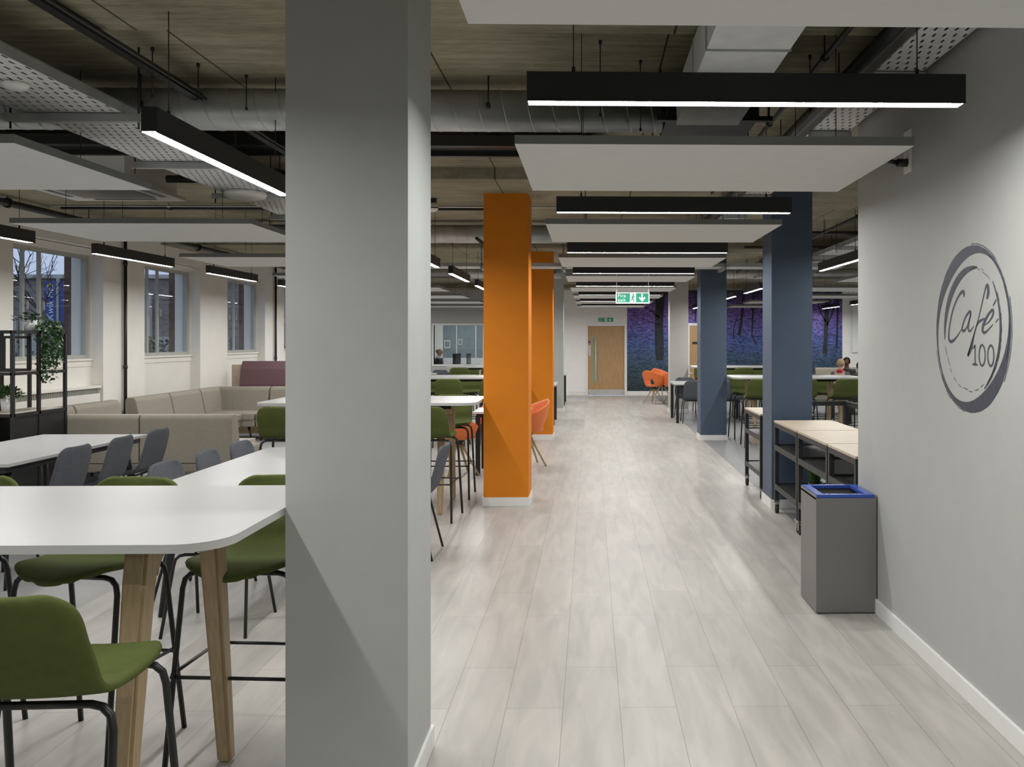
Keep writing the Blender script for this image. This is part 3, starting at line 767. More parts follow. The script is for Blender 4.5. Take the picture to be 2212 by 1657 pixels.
# foreground table: one stool this side, three across
st(-1.375, 2.235, 2, 'green bar stool with black legs, closest to the camera, back turned to it')
st(-1.33, 3.42, 176, 'green bar stool across the closest bar table, next to the light grey pillar')
st(-1.94, 3.38, 171, 'green bar stool facing the camera across the closest bar table, middle one')
st(-2.60, 3.42, 184, 'green bar stool facing the camera across the closest bar table, at the frame edge')
for ti, (tx, ty, nm) in enumerate(BT[1:] + BT2):
    names = ['the closer orange pillar table', 'the farther orange pillar table', 'the table near the office window', 'the farther blue pillar table', 'the pale grey pillar table'][ti]
    ends = [('orange pillar end', 'middle', 'window end')]*3+[('far end from the pillar', 'middle', 'pillar end')]*2
    for side in (-1, 1):
        for k in range(3):
            x = tx+.62-.63*k+random.uniform(-.03, .03)
            rz = (0 if side < 0 else 180)+random.uniform(-5, 5)
            st(x, ty+side*(.54), rz, 'green bar stool, %s side of %s, %s' % ('camera' if side < 0 else 'far', names, ends[ti][k]))

def low_table(w, d, leg, name='cafe_table'):
    t = thing(name, '', 'table')
    b = MB(); b.box(-w/2, w/2, -d/2, d/2, .725, .75, .003); b.bm.normal_update()
    for f in b.bm.faces:
        if abs(f.normal.z) < .5: f.material_index = 1
    b.build('tabletop', ['laminate', 'laminate_edge'], t)
    b = MB(); b.box(-w/2+.04, w/2-.04, -d/2+.04, -d/2+.08, .68, .725); b.box(-w/2+.04, w/2-.04, d/2-.08, d/2-.04, .68, .725); b.box(-w/2+.04, -w/2+.08, -d/2+.08, d/2-.08, .68, .725); b.box(w/2-.08, w/2-.04, -d/2+.08, d/2-.08, .68, .725)
    b.build('underframe', 'black_metal', t)
    for sx in (-1, 1):
        for sy in (-1, 1):
            b = MB(); x = sx*(w/2-.06); y = sy*(d/2-.06)
            if leg == 'square': b.box(x-.027, x+.027, y-.027, y+.027, 0, .70, .003)
            else: b.cyl((x-sx*.05, y-sy*.10, .70), (x, y, 0), .030, .020, n=10)
            b.build('leg', 'black_metal', t)
    return t
G = 'white low tables with black legs'
t = low_table(.92, 1.84, 'splay'); t.location = (-4.43, 6.84, 0); tag(t, 'long low white table between the shelf rack and the row of slate chairs', 'table', G)
t = low_table(.92, 1.86, 'splay'); t.location = (-2.07, 5.86, 0); tag(t, 'long low white table beside the light grey pillar, behind the closest bar table', 'table', G)
t = low_table(.66, .66, 'square'); t.location = (-1.05, 10.38, 0); tag(t, 'small square white table between the orange tub chairs, by the closer orange pillar', 'table', G)
LT = low_table(1.45, 1.2, 'square'); LT.location = (2.33, 16.85, 0); tag(LT, 'low white table with square black legs, beyond the farther blue pillar', 'table', G)
dup(LT, (-1.36, 16.55, 0), 0, 'low white table with square black legs, behind the farther orange pillar', G)
dup(LT, (-1.31, 21.4, 0), 0, 'low white table with black legs, beside the slim grey pillar', G)
dup(LT, (-3.9, 21.2, 0), 0, 'low white table with black legs, right under the office window', G)
dup(LT, (5.55, 16.6, 0), 0, 'low white table with black legs, next to the seated people', G)
def gc(x, y, rz, lab): greyK.put((x, y, 0), R(rz), lab, 'slate grey chairs')
gc(-4.05, 7.58, 92, 'slate chair farthest from the camera of three along the long low table')
gc(-4.05, 6.98, 94, 'slate chair in the middle of the row of three along the long low table')
gc(-4.05, 6.38, 90, 'slate chair closest to the camera of three along the long low table')
gc(-2.40, 6.60, -90, 'slate chair farthest of three by the low table beside the light grey pillar')
gc(-2.42, 6.08, -86, 'slate chair in the middle of three by the low table beside the light grey pillar')
gc(-2.44, 5.50, -92, 'slate chair closest of three by the low table beside the light grey pillar')
gc(-1.36, 6.42, 90, 'slate chair peeking out from behind the light grey pillar on its corridor side')
gc(-2.07, 4.84, 0, 'slate chair at the camera end of the low table behind the closest bar table')
gc(1.98, 16.42, 0, 'slate chair on the camera side of the low table, left of the farther blue pillar')
gc(2.70, 16.42, 2, 'slate chair on the camera side of the low table, right of the farther blue pillar')
gc(1.95, 17.30, 181, 'slate chair on the far side of the low table, left of the farther blue pillar')
gc(2.72, 17.30, 178, 'slate chair on the far side of the low table, right of the farther blue pillar')
gc(5.1, 16.2, 5, 'slate chair at the low table next to the seated people')
gc(-4.25, 20.75, 8, 'slate chair under the office window, near the windows side')
gc(-3.45, 20.75, -5, 'slate chair under the office window, toward the corridor')
gc(-3.85, 21.7, 176, 'slate chair on the far side of the table under the office window')
t = make_chair('maroon', 'low_back_chair'); t.location = (-3.98, 5.72, 0); t.rotation_euler = (0, 0, R(6)); t.scale = (1.05, 1, .93)
tag(t, 'maroon chair tucked in at the camera end of the long low table', 'chair')
def oc(x, y, rz, lab): orangeK.put((x, y, 0), R(rz), lab, 'orange tub chairs')
oc(-1.56, 10.15, -62, 'orange tub chair seen under the bar table, left of the closer orange pillar')
oc(-1.15, 11.05, 172, 'orange tub chair on the far side of the small square table')
oc(-.80, 10.92, 110, 'orange tub chair leaning out right of the closer orange pillar')
oc(1.58, 21.25, -40, 'orange tub chair in front of the mural, closest to the oak door')
oc(2.05, 21.2, 10, 'orange tub chair before the mural, half behind the pale grey pillar')
oc(1.88, 22.35, -140, 'orange tub chair on the far side of the small round table by the mural')
oc(2.95, 22.2, 120, 'orange tub chair in front of the second oak door')
t = thing('round_table', 'small round grey table among the orange tub chairs by the mural', 'table', (2.28, 21.85, 0))
b = MB(); b.lathe([(0, .72), (.34, .72), (.35, .73), (.35, .74), (0, .745)], 32); b.build('tabletop', 'pale_grey', t)
b = MB(); b.cyl((0, 0, .02), (0, 0, .72), .03, n=14); b.lathe([(0, 0), (.22, 0), (.22, .012), (.05, .03), (0, .03)], 24); b.build('pedestal', 'black_metal', t)

# ------------------------------------------------------------------ beige modular sofas
def sofa_module(w, label=None, back=True, name='sofa_module', m='beige', h=.82, loc=(0, 0, 0), rz=0, group='beige sofa modules', corner=False):
    # sits facing +Y, back at -Y ; origin on floor at back edge centre
    t = thing(name, label, 'sofa', loc, rz, group)
    b = MB(); b.box(-w/2+.004, w/2-.004, .14, .74, .22, .33, .02); b.build('base', m, t)
    b = MB(); b.box(-w/2+.004, w/2-.004, .13, .76, .32, .44, .035, seg=3); b.build('seat_cushion', m, t)
    if back:
        P = [(0, .22), (.17, .22), (.20, .42), (.13, h-.05), (.10, h), (.0, h), (-.02, h-.04), (-.02, .30)]
        b = MB(); b.prism(P, -w/2+.004, w/2-.004, axis='x', bev=.018); b.build('backrest', m, t)
        b = MB(); b.box(-w/2+.01, w/2-.01, -.024, -.019, .315, .322); b.build('seam', 'piping', t)
    if corner:
        P = [(0, .22), (.17, .22), (.20, .42), (.13, h-.05), (.10, h), (.0, h), (-.02, h-.04), (-.02, .30)]
        b = MB(); b.prism([(w/2-a, z) for a, z in P], .12, .80, axis='y', bev=.018)
        b.build('side_backrest', m, t)
    for sx in (-1, 1):
        for y in (.08, .66):
            b = MB(); b.cyl((sx*(w/2-.12), y, .225), (sx*(w/2-.06), y+(.03 if y > .3 else -.03), 0), .020, .012, n=8); b.build('leg', 'black_metal', t)
    return t
sofa_module(.96, 'beige sofa module seen from behind, right one of the pair by the coffee table', loc=(-4.18, 8.96, 0))
sofa_module(.96, 'beige sofa module seen from behind, next to the black shelf rack', loc=(-5.14, 8.96, 0))
sofa_module(.95, 'beige sofa module against the window wall, nearest the shelf rack', loc=(-6.20, 9.75, 0), rz=R(-90))
sofa_module(.95, 'beige sofa module against the window wall, beside the gap between the runs', loc=(-6.20, 10.72, 0), rz=R(-90))
sofa_module(.95, 'beige sofa module against the window wall, just past the gap', loc=(-6.20, 12.05, 0), rz=R(-90))
sofa_module(.95, 'beige sofa module against the window wall, before the corner piece', loc=(-6.20, 13.02, 0), rz=R(-90))
sofa_module(.92, 'beige corner sofa module where the runs meet under the window', loc=(-5.74, 14.32, 0), rz=R(180), corner=True)
sofa_module(.95, 'beige sofa module facing the camera with a dark seam beside the corner', loc=(-4.79, 14.32, 0), rz=R(180))
sofa_module(.95, 'beige sofa module facing the camera, behind the pillar edge', loc=(-3.83, 14.32, 0), rz=R(180))
t = thing('coffee_table', 'low white coffee table with pale wood edge behind the beige sofa', 'table', (-4.70, 10.35, 0))
b = MB(); b.box(-.45, .45, -.56, .56, .32, .348); b.build('tabletop', 'laminate', t)
b = MB(); b.box(-.465, -.45, -.575, .575, .30, .352); b.box(.45, .465, -.575, .575, .30, .352); b.box(-.45, .45, -.575, -.56, .30, .352); b.box(-.45, .45, .56, .575, .30, .352); b.build('edge_band', 'ply', t)
for sx in (-1, 1):
    for sy in (-1, 1):
        b = MB(); b.cyl((sx*.36, sy*.46, .32), (sx*.41, sy*.51, 0), .018, .013, n=8); b.build('leg', 'ply', t)
# maroon booth
t = thing('booth_seat', 'maroon high-back booth seat with pale timber end, by the third window', 'booth', (-6.17, 15.3, 0))
b = MB()
for k in range(3):
    P = [(.0, .55), (.13, .50), (.16, .80), (.11, 1.08), (.05, 1.18), (.03, 1.215), (-.06, 1.215), (-.06, 1.16), (-.02, 1.05)]
    b.prism([(-a, z) for a, z in P], .02+k*.86, .86+k*.86, axis='x', bev=.012)
b.build('backrest', 'maroon', t)
b = MB()
for k in range(3): b.box(.02+k*.86, .86+k*.86, -.62, -.12, .30, .46, .03)
b.build('seat_cushion', 'maroon', t)
b = MB(); b.box(.0, 2.6, -.58, 0, 0, .30); b.build('base', 'oak', t)
b = MB(); b.box(-.17, .0, -.02, .10, 0, 1.15, .003); b.build('end_panel', 'ply', t)
# sofas behind the far right bar tables
sofa_module(1.0, 'beige sofa module the two people in dark and red tops sit on', loc=(5.15, 17.98, 0))
sofa_module(1.0, 'beige sofa module under the dark-haired person by the grey wall edge', loc=(6.16, 17.98, 0))
sofa_module(1.6, 'beige sofa along the mural between blue pillar and seated people', loc=(7.0, 23.6, 0), rz=R(180))

# ------------------------------------------------------------------ shelf rack with plants
t = thing('shelf_rack', 'open black steel shelf rack with wood shelves beside the beige sofa', 'shelf', (0, 0, 0))
X0, X1, ys = -5.76, -5.40, (8.12, 8.50, 8.92)
s = .014
for y in ys:
    for x in (X0, X1):
        b = MB(); b.box(x-s, x+s, y-s, y+s, 0, 1.68); b.build('post', 'black_metal', t)
for z in (1.67, 1.275, .885, .42, .06):
    b = MB(); b.box(X1-s, X1+s, ys[0], ys[2], z-s, z+s)
    b.box(X0-s, X0+s, ys[0], ys[2], z-s, z+s)
    for y in ys: b.box(X0, X1, y-s, y+s, z-s, z+s)
    b.build('rail', 'black_metal', t)
for z in (1.29, .90, .435):
    b = MB(); b.box(X0+s, X1-s, ys[0]+s, ys[2]-s, z-.012, z+.002); b.build('shelf_board', 'ply', t)
b = MB(); b.box(X1-.004, X1+.006, ys[0]+s, ys[2]-s, .07, .87); b.build('side_panel', 'black_metal', t)
b = MB(); b.box(X0+s, X0+s+.006, ys[0]+s, ys[2]-s, .07, .87); b.build('rear_panel', 'black_metal', t)
t = thing('lantern_frame', 'open black square lantern frame on the upper rack shelf', 'decoration', (-5.585, 8.33, 1.292))
b = MB(); w_ = .12; hh = .34; q = .012
for sx in (-1, 1):
    for sy in (-1, 1): b.box(sx*w_-q, sx*w_+q, sy*w_-q, sy*w_+q, 0, hh)
for z in (0, hh-2*q):
    for k in (-1, 1): b.box(-w_, w_, k*w_-q, k*w_+q, z, z+2*q); b.box(k*w_-q, k*w_+q, -w_, w_, z, z+2*q)
b.build('frame', 'black_metal', t)
def leaf_verts(bm, c, d, n, L, W, mi=0):
    d = Vector(d).normalized(); n = Vector(n); s_ = d.cross(n)
    if s_.length < .01: s_ = Vector((1, 0, 0))
    s_.normalize(); c = Vector(c)
    vs = [bm.verts.new(p) for p in (c, c+d*L*.35+s_*W, c+d*L, c+d*L*.35-s_*W)]
    f = bm.faces.new(vs); f.smooth = False
# trailing ivy on top rail: planter hangs on rack top
def pot(t, r, h, m='pot'):
    b = MB(); b.lathe([(0, 0), (r*.82, 0), (r, h), (r*.9, h), (r*.86, h*.9), (0, h*.9)], 24); b.build('pot', m, t)
    b = MB(); b.lathe([(0, h*.88), (r*.87, h*.89)], 20); b.build('soil', 'soil', t)
rng = random.Random(3)
t = thing('ivy_plant', 'trailing ivy in a small pale pot spilling down the rack top', 'plant', (-5.56, 8.62, 1.684))
b = MB(); b.box(-.20, .17, -.09, .09, -.004, .004); b.build('tray', 'black_metal', t)
for c_ in (0,): pass
b = MB(); b.lathe([(0, .004), (.05, .004), (.062, .11), (.055, .11), (.05, .1), (0, .1)], 20); b.build('pot', 'pot', t)
b = MB()
for k in range(150):
    a = rng.uniform(0, 2*pi); r = rng.uniform(0, .15); c = (cos(a)*r, sin(a)*r, .10+rng.uniform(0, .08)-r*.2)
    leaf_verts(b.bm, c, (cos(a), sin(a), rng.uniform(-.3, .6)), (0, 0, 1), rng.uniform(.035, .055), rng.uniform(.012, .02))
for s_ in range(14):
    x = .17+rng.uniform(-.03, .05); y = rng.uniform(-.10, .16); L = rng.uniform(.18, .52)
    z = .10
    while z > .10-L-.1:
        a = rng.uniform(0, 2*pi)
        for _ in range(2):
            leaf_verts(b.bm, (x+rng.uniform(-.03, .03), y+rng.uniform(-.03, .03), z), (cos(a), sin(a), -.8), (rng.uniform(-1, 1), rng.uniform(-1, 1), .4), rng.uniform(.03, .05), rng.uniform(.012, .019)); a += 2
        z -= .022
b.build('foliage', 'ivy', t)
b = MB()
for s_ in range(6):
    y = -.08+s_*.04; b.tube([(.03, y*.4, .10), (.10, y*.7, .14), (.17, y, .10), (.19, y, -.05), (.19, y+.01, -.28)], .002, 4)
b.build('stems', 'ivy', t)
t = thing('potted_plant', 'bushy green plant in a white pot on the middle rack shelf', 'plant', (-5.56, 8.30, .903))
pot(t, .065, .13)
b = MB()
for k in range(750):
    a = rng.uniform(0, 2*pi); e = rng.uniform(-.1, 1.4); r = rng.uniform(.05, .125)
    c = (cos(a)*cos(e)*r, sin(a)*cos(e)*r, .14+sin(e)*r*.85)
    leaf_verts(b.bm, c, (cos(a)*cos(e), sin(a)*cos(e), sin(e)+.2), (rng.uniform(-1, 1), rng.uniform(-1, 1), 1), rng.uniform(.02, .035), rng.uniform(.006, .01))
b.build('foliage', 'leaf', t)

# ------------------------------------------------------------------ wheeled trolleys
def trolley(y0, y1, label, x0=1.70, x1=2.24, zt=.85, low=True):
    t = thing('trolley', label, 'trolley', ((x0+x1)/2, (y0+y1)/2, 0), 0, 'wheeled timber top trolleys')
    w_, l_ = (x1-x0)/2, (y1-y0)/2-.006; p = .018
    b = MB(); b.box(-w_, w_, -l_, l_, zt-.018, zt, .002); b.build('tabletop', 'ply', t)
    for sx in (-1, 1):
        for sy in (-1, 1):
            b = MB(); cx = sx*(w_-p-.002); cy = sy*(l_-p-.002)
            b.box(cx-p, cx+p, cy-p, cy+p, .115, zt-.018); b.build('post', 'dark_steel', t)
            b = MB(); b.cyl((cx-.013, cy-.012, .038), (cx+.013, cy-.012, .038), .038, n=20); cs = b.build('caster', 'rubber', t)
            b = MB(); b.box(cx-.020, cx-.015, cy-.022, cy+.014, .035, .098); b.box(cx+.015, cx+.020, cy-.022, cy+.014, .035, .098); b.box(cx-.026, cx+.026, cy-.024, cy+.026, .096, .116); b.box(cx-.012, cx+.012, cy-.062, cy-.02, .086, .093)
            b.build('caster_fork', 'chrome', cs)
    for z, h in ((zt-.018, .04), (.63, .05), (.27, .05)):
        b = MB()
        for sx in (-1, 1): b.box(sx*(w_-.004)-.003, sx*(w_-.004)+.003, -l_, l_, z-h, z)
        for sy in (-1, 1): b.box(-w_, w_, sy*(l_-.004)-.003, sy*(l_-.004)+.003, z-h, z)
        b.build('rail', 'dark_steel', t)
    for z in (.62, .26):
        b = MB(); b.box(-w_+.008, w_-.008, -l_+.008, l_-.008, z-.006, z); b.build('shelf', 'dark_steel', t)
    return t
trolley(7.02, 7.90, 'timber topped black trolley on casters right in front of the closer blue pillar')
trolley(6.12, 7.01, 'timber topped black trolley between the blue pillar trolley and the wall corner')
trolley(5.45, 6.11, 'timber topped black trolley half hidden by the grey logo wall')
trolley(8.54, 9.40, 'timber topped black trolley peeking out behind the closer blue pillar')
t = thing('potted_grass', 'small spiky green grass plant in a pot on the lower trolley shelf', 'plant', (1.96, 7.42, .262)); t.scale = (1.3, 1.3, 1.35)
pot(t, .05, .07, 'black_metal')
b = MB()
for k in range(130):
    a = rng.uniform(0, 2*pi); r = rng.uniform(0, .03); l_ = rng.uniform(.09, .17); o = rng.uniform(.02, .10)
    p0 = Vector((cos(a)*r, sin(a)*r, .06)); p1 = Vector((cos(a)*(r+o*.4), sin(a)*(r+o*.4), .06+l_*.6)); p2 = Vector((cos(a)*(r+o), sin(a)*(r+o), .06+l_)); sd = Vector((-sin(a), cos(a), 0))*.003
    A = [b.bm.verts.new(q) for q in (p0-sd, p0+sd, p1+sd, p2, p1-sd)]; b.bm.faces.new(A)
b.build('foliage', 'grassy', t)
# open black steel frame further back
t = thing('steel_frame', 'black steel corner rail on square legs, standing past the trolleys', 'rail', (3.12, 10.4, 0))
for x, y in ((0, 0), (-.85, 0), (0, -2.1)):
    b = MB(); b.box(x-.03, x+.03, y-.03, y+.03, 0, .85); b.build('leg', 'black_metal', t)
b = MB(); b.box(-.82, -.03, -.02, .02, .79, .845); b.build('rear_rail', 'black_metal', t)
b = MB(); b.box(-.02, .02, -2.07, -.03, .79, .845); b.build('side_rail', 'black_metal', t)

# ------------------------------------------------------------------ recycling bin
t = thing('recycling_bin', 'dark grey metal recycling bin with blue rim against the grey wall', 'bin', (1.487, 5.14, 0))
w_, l_, h_ = .172, .18, .694
b = MB(); b.box(-w_, w_, -l_, l_, .008, h_-.07); b.box(-w_, w_, -l_, -l_+.01, h_-.07, h_-.02); b.box(-w_, w_, l_-.01, l_, h_-.07, h_-.02); b.box(-w_, -w_+.01, -l_+.01, l_-.01, h_-.07, h_-.02); b.box(w_-.01, w_, -l_+.01, l_-.01, h_-.07, h_-.02); b.build('body', 'bin_steel', t)
b = MB(); b.box(w_, w_+.010, -l_, l_, .02, h_-.004, .001); b.box(-w_, -w_+.004, -l_-.001, l_, h_-.03, h_-.004); b.build('door', 'bin_steel', t)
b = MB(); e = .034
b.box(-w_+.006, w_, -l_+.006, -l_+.006+e, h_-.02, h_, .002); b.box(-w_+.006, w_, l_-e, l_, h_-.02, h_, .002); b.box(-w_+.006, -w_+.006+e+.01, -l_+e, l_-e, h_-.02, h_, .002); b.box(w_-e-.012, w_, -l_+e, l_-e, h_-.02, h_, .002)
b.build('rim', 'blue_gloss', t)
b = MB(); b.grid(lambda u, v: (-w_+.04+u*(2*w_-.08), -l_+.035+v*(2*l_-.07), h_-.055+.008*sin(u*37+v*11)*cos(v*31)), 14, 14)
b.build('bag', 'plastic_bag', t)
b = MB(); b.box(-w_+.01, w_-.01, -l_+.01, l_-.01, 0, .008); b.build('plinth', 'black_metal', t)

# ------------------------------------------------------------------ cafe logo on the grey wall
t = thing('wall_logo', 'dark brush-drawn double ring logo reading Café 100 on the grey wall', 'wall logo', (WALLX-.0015, 3.745, 1.645))
def wallpt(u, v):           # u = towards the camera (right on the wall), v = up
    return Vector((0, -u, v))
def ring(b, r, th, a0, a1, n=90, wob=.0):
    prev = None
    for k in range(n+1):
        a = a0+(a1-a0)*k/n; w1 = th(a)
        jit = rng.uniform(-wob, wob)
        A = b.bm.verts.new(wallpt((r+jit)*cos(a), (r+jit)*sin(a))); B = b.bm.verts.new(wallpt((r-w1)*cos(a), (r-w1)*sin(a)))
        if prev: b.bm.faces.new((prev[0], A, B, prev[1]))
        prev = (A, B)
b = MB()
ring(b, .368, lambda a: .010+.052*abs(cos(a-R(122)))**2.6*(1 if sin(a-R(35)) > 0 else 1.15), 0, 2*pi, 160, .0012)
for a0, a1, rr in ((R(50), R(88), .376), (R(20), R(60), .357), (R(-35), R(20), .378), (R(195), R(238), .380), (R(215), R(262), .374), (R(-20), R(30), .356)):
    ring(b, rr, lambda a: .0035, a0, a1, 24, .0008)
b.build('outer_ring', 'ink', t)
b = MB()
ring(b, .278, lambda a: .004+.036*max(0, sin((a-R(75))/R(115)*pi))**.8, R(75), R(190), 60, .001)
b.build('inner_ring_arc', 'ink', t); b = MB()
ring(b, .290, lambda a: .003+.016*max(0, sin((a-R(-62))/R(105)*pi))**.6, R(-62), R(43), 60, .003)
ring(b, .284, lambda a: .003, R(-55), R(0), 30, .002)
b.build('inner_ring_arc', 'ink', t); b = MB()
for k in range(9): ring(b, .274+rng.uniform(-.006, .006), lambda a: .003, R(196+k*12), R(196+k*12+rng.uniform(5, 10)), 6, .0005)
for k in range(6): ring(b, .278+rng.uniform(-.016, .004), lambda a: .0025, R(48+k*7), R(48+k*7+rng.uniform(4, 9)), 6, .0005)
b.build('ring_dashes', 'ink', t)
def u2w(u, v):
    px = 1980+u/3.944; py = 500+v/3.944; zc = WALLX*1850/(px-1275)
    return (3.745-(zc-.035), (733-py)*zc/1850-.045)
def stroke(b, pts, n=5):
    P = catmull([(u2w(u, v)[0], u2w(u, v)[1], w1*.00042) for u, v, w1 in pts], n); prev = None
    for i, p in enumerate(P):
        d = (P[min(i+1, len(P)-1)]-P[max(i-1, 0)]); d = Vector((d.x, d.y)); d.normalize(); nn = Vector((-d.y, d.x))*max(.0012, p.z)
        A = b.bm.verts.new(wallpt(p.x+nn.x, p.y+nn.y)); B = b.bm.verts.new(wallpt(p.x-nn.x, p.y-nn.y))
        if prev: b.bm.faces.new((prev[0], A, B, prev[1]))
        prev = (A, B)
b = MB()
stroke(b, [(400, 558, 8), (404, 525, 20), (385, 515, 18), (350, 565, 14), (310, 665, 13), (285, 780, 13), (274, 870, 14), (277, 925, 17), (300, 937, 18), (340, 900, 10), (388, 825, 4)])
stroke(b, [(464, 700, 12), (455, 682, 16), (425, 715, 13), (398, 780, 12), (388, 830, 14), (402, 848, 15), (430, 810, 8), (462, 705, 9)])
stroke(b, [(462, 700, 10), (445, 780, 12), (440, 830, 14), (455, 850, 10), (490, 800, 3)])
stroke(b, [(598, 575, 12), (610, 520, 26), (605, 462, 20), (588, 480, 12), (555, 620, 9), (515, 790, 9), (470, 940, 10), (436, 1060, 14)])
stroke(b, [(436, 1060, 16), (465, 990, 22), (488, 890, 9), (505, 820, 6), (530, 770, 14), (578, 742, 8)])
stroke(b, [(572, 800, 5), (615, 770, 7), (648, 715, 14), (652, 672, 16), (630, 682, 14), (595, 735, 16), (566, 800, 20), (562, 845, 18), (580, 862, 14), (612, 835, 8), (650, 792, 4)])
stroke(b, [(650, 635, 5), (662, 612, 9), (677, 580, 10)]); stroke(b, [(674, 777, 4), (684, 760, 6), (698, 742, 4)])
b.build('cafe_lettering', 'ink', t)
b = MB()
stroke(b, [(478, 998, 7), (488, 985, 8), (499, 968, 9)], 2); stroke(b, [(498, 966, 11), (498, 1050, 11), (498, 1133, 11)], 2); stroke(b, [(476, 1131, 11), (497, 1133, 11), (518, 1136, 11)], 2)
for cx, cy in ((558, 1055), (632, 1058)):
    stroke(b, [(cx+26*cos(a), cy+88*sin(a), 11) for a in [2*pi*k/20 for k in range(21)]], 2)
b.build('numeral', 'ink', t)

# ------------------------------------------------------------------ fire exit signs
def exit_sign(t, w_, h_, framed):
    if framed:
        b = MB(); b.box(-w_/2, w_/2, -.012, .012, 0, h_, .002); b.build('frame', 'sign_white', t)
    k = .93 if framed else 1.0; y = -.0135 if framed else -.004
    b = MB(); b.box(-w_/2*k, w_/2*k, y, y+.004, h_*(1-k+.04 if framed else 0), h_*(k-.04 if framed else 1)); b.build('green_panel', 'sign_green', t)
    y -= .0008
    text('Fire', h_*.46, (-w_*.44, y, h_*.54), 'sign_white', t, sx=1.0, bold=0); text('exit', h_*.46, (-w_*.44, y, h_*.17), 'sign_white', t, sx=1.0, bold=0)
    b = MB(); b.box(-w_*.08, w_*.10, y-.0004, y+.0004, h_*.10, h_*.90); b.build('door_symbol', 'sign_white', t)
    g = MB(); y2 = y-.0012
    def seg(x0, z0, x1, z1, r): g.cyl((x0*w_, y2, z0*h_), (x1*w_, y2, z1*h_), r*h_, n=6)
    g.cyl((.02*w_, y2-.001, .78*h_), (.02*w_, y2+.001, .78*h_), .07*h_, n=12)
    seg(.015, .70, .0, .45, .05); seg(0, .45, .035, .32, .035); seg(.035, .32, .03, .16, .03); seg(0, .45, -.03, .30, .035); seg(-.03, .30, -.065, .28, .03)
    seg(.012, .66, .05, .58, .025); seg(.05, .58, .065, .66, .02); seg(.012, .66, -.03, .56, .025); seg(-.03, .56, -.045, .46, .02)
    g.build('running_figure', 'sign_green', t)
    a = MB(); cx = .28*w_; P = [(cx-.022*w_, .86*h_), (cx+.022*w_, .86*h_), (cx+.022*w_, .46*h_), (cx+.075*w_, .60*h_), (cx+.10*w_, .50*h_), (cx, .14*h_), (cx-.10*w_, .50*h_), (cx-.075*w_, .60*h_), (cx-.022*w_, .46*h_)]
    a.prism(P, y-.0006, y+.0004, axis='y'); a.build('arrow', 'sign_white', t)
t = thing('fire_exit_sign', 'hanging green fire exit sign in a white frame over the corridor', 'sign', (.58, 11.72, 2.088))
exit_sign(t, .465, .158, True)
for s_ in (-1, 1):
    b = MB(); b.cyl((s_*.218, 0, .158), (s_*.218, 0, ceil_z(11.72)-2.088), .004, n=6); b.cyl((s_*.218, 0, .158), (s_*.218, 0, .19), .009, n=8); b.build('rod', 'sign_white', t)
t = thing('fire_exit_sign', 'small flat green fire exit sign on the wall above the oak door', 'sign', (.44, YF-.001, 2.10))
exit_sign(t, .43, .115, False)

# ------------------------------------------------------------------ mural
t = thing('mural', 'large forest mural in purple and blue on the back wall', 'mural', (0, 0, 0))
b = MB(); b.box(D1[1]+.075, D2[0]-.07, YF-.006, YF, .125, 3.0); b.box(D2[1]+.07, 7.22, YF-.006, YF, .125, 3.0); b.box(D2[0]-.07, D2[1]+.07, YF-.006, YF, 2.06, 3.0); b.build('print', 'mural', t)
def trunk(P, name='printed_trunk'):
    b = MB(); prev = None
    for x, z, w1 in P:
        A = b.bm.verts.new((x-w1, YF-.0068, z)); B = b.bm.verts.new((x+w1, YF-.0068, z))
        if prev: b.bm.faces.new((prev[0], A, B, prev[1]))
        prev = (A, B)
    b.build(name, 'mural_trunk', t)
trunk([(1.98, 1.0, .10), (1.98, 1.25, .13), (1.96, 2.0, .12), (1.98, 2.5, .12), (2.0, 2.99, .14)])
trunk([(1.98, 2.2, .03), (1.72, 2.45, .02), (1.40, 2.62, .012)])
trunk([(2.0, 2.0, .025), (1.62, 2.12, .015), (1.2, 2.3, .008)]); trunk([(2.3, 2.0, .02), (2.45, 2.6, .02), (2.5, 2.99, .03)])
trunk([(4.25, 1.7, .05), (4.32, 2.1, .035), (4.4, 2.99, .04)]); trunk([(4.75, 1.45, .02), (4.62, 1.7, .02), (4.65, 2.3, .025), (4.68, 2.99, .03)])
trunk([(5.12, 1.40, .02), (4.98, 1.6, .02), (4.96, 2.2, .025), (4.98, 2.99, .03)]); trunk([(4.1, 1.6, .02), (4.1, 1.9, .015), (4.22, 2.3, .012)])
trunk([(6.72, 1.18, .07), (6.74, 1.6, .06), (6.76, 2.2, .06), (6.8, 2.99, .08)]); trunk([(6.75, 2.1, .03), (6.58, 2.4, .02), (6.45, 2.9, .015)]); trunk([(6.78, 2.0, .03), (6.95, 2.4, .025), (7.08, 2.99, .03)])
trunk([(7.06, 1.35, .03), (7.08, 2.0, .03), (7.1, 2.99, .035)]); trunk([(5.85, 1.05, .03), (5.9, 1.6, .07), (5.88, 2.4, .05), (5.9, 2.99, .06)]); trunk([(3.0, 2.1, .02), (3.02, 2.99, .02)])
t = thing('whiteboard', 'white projection board on the white wall past the mural', 'whiteboard', (8.3, YF-.02, 1.25))
b = MB(); b.box(-.8, .8, -.01, .015, 0, 1.35); b.build('board', 'sign_white', t)
b = MB(); b.box(-.82, .82, -.02, .015, -.03, 0); b.box(-.82, .82, -.02, .015, 1.35, 1.38); b.box(-.82, -.80, -.02, .015, 0, 1.35); b.box(.8, .82, -.02, .015, 0, 1.35); b.build('frame', 'galv_light', t)

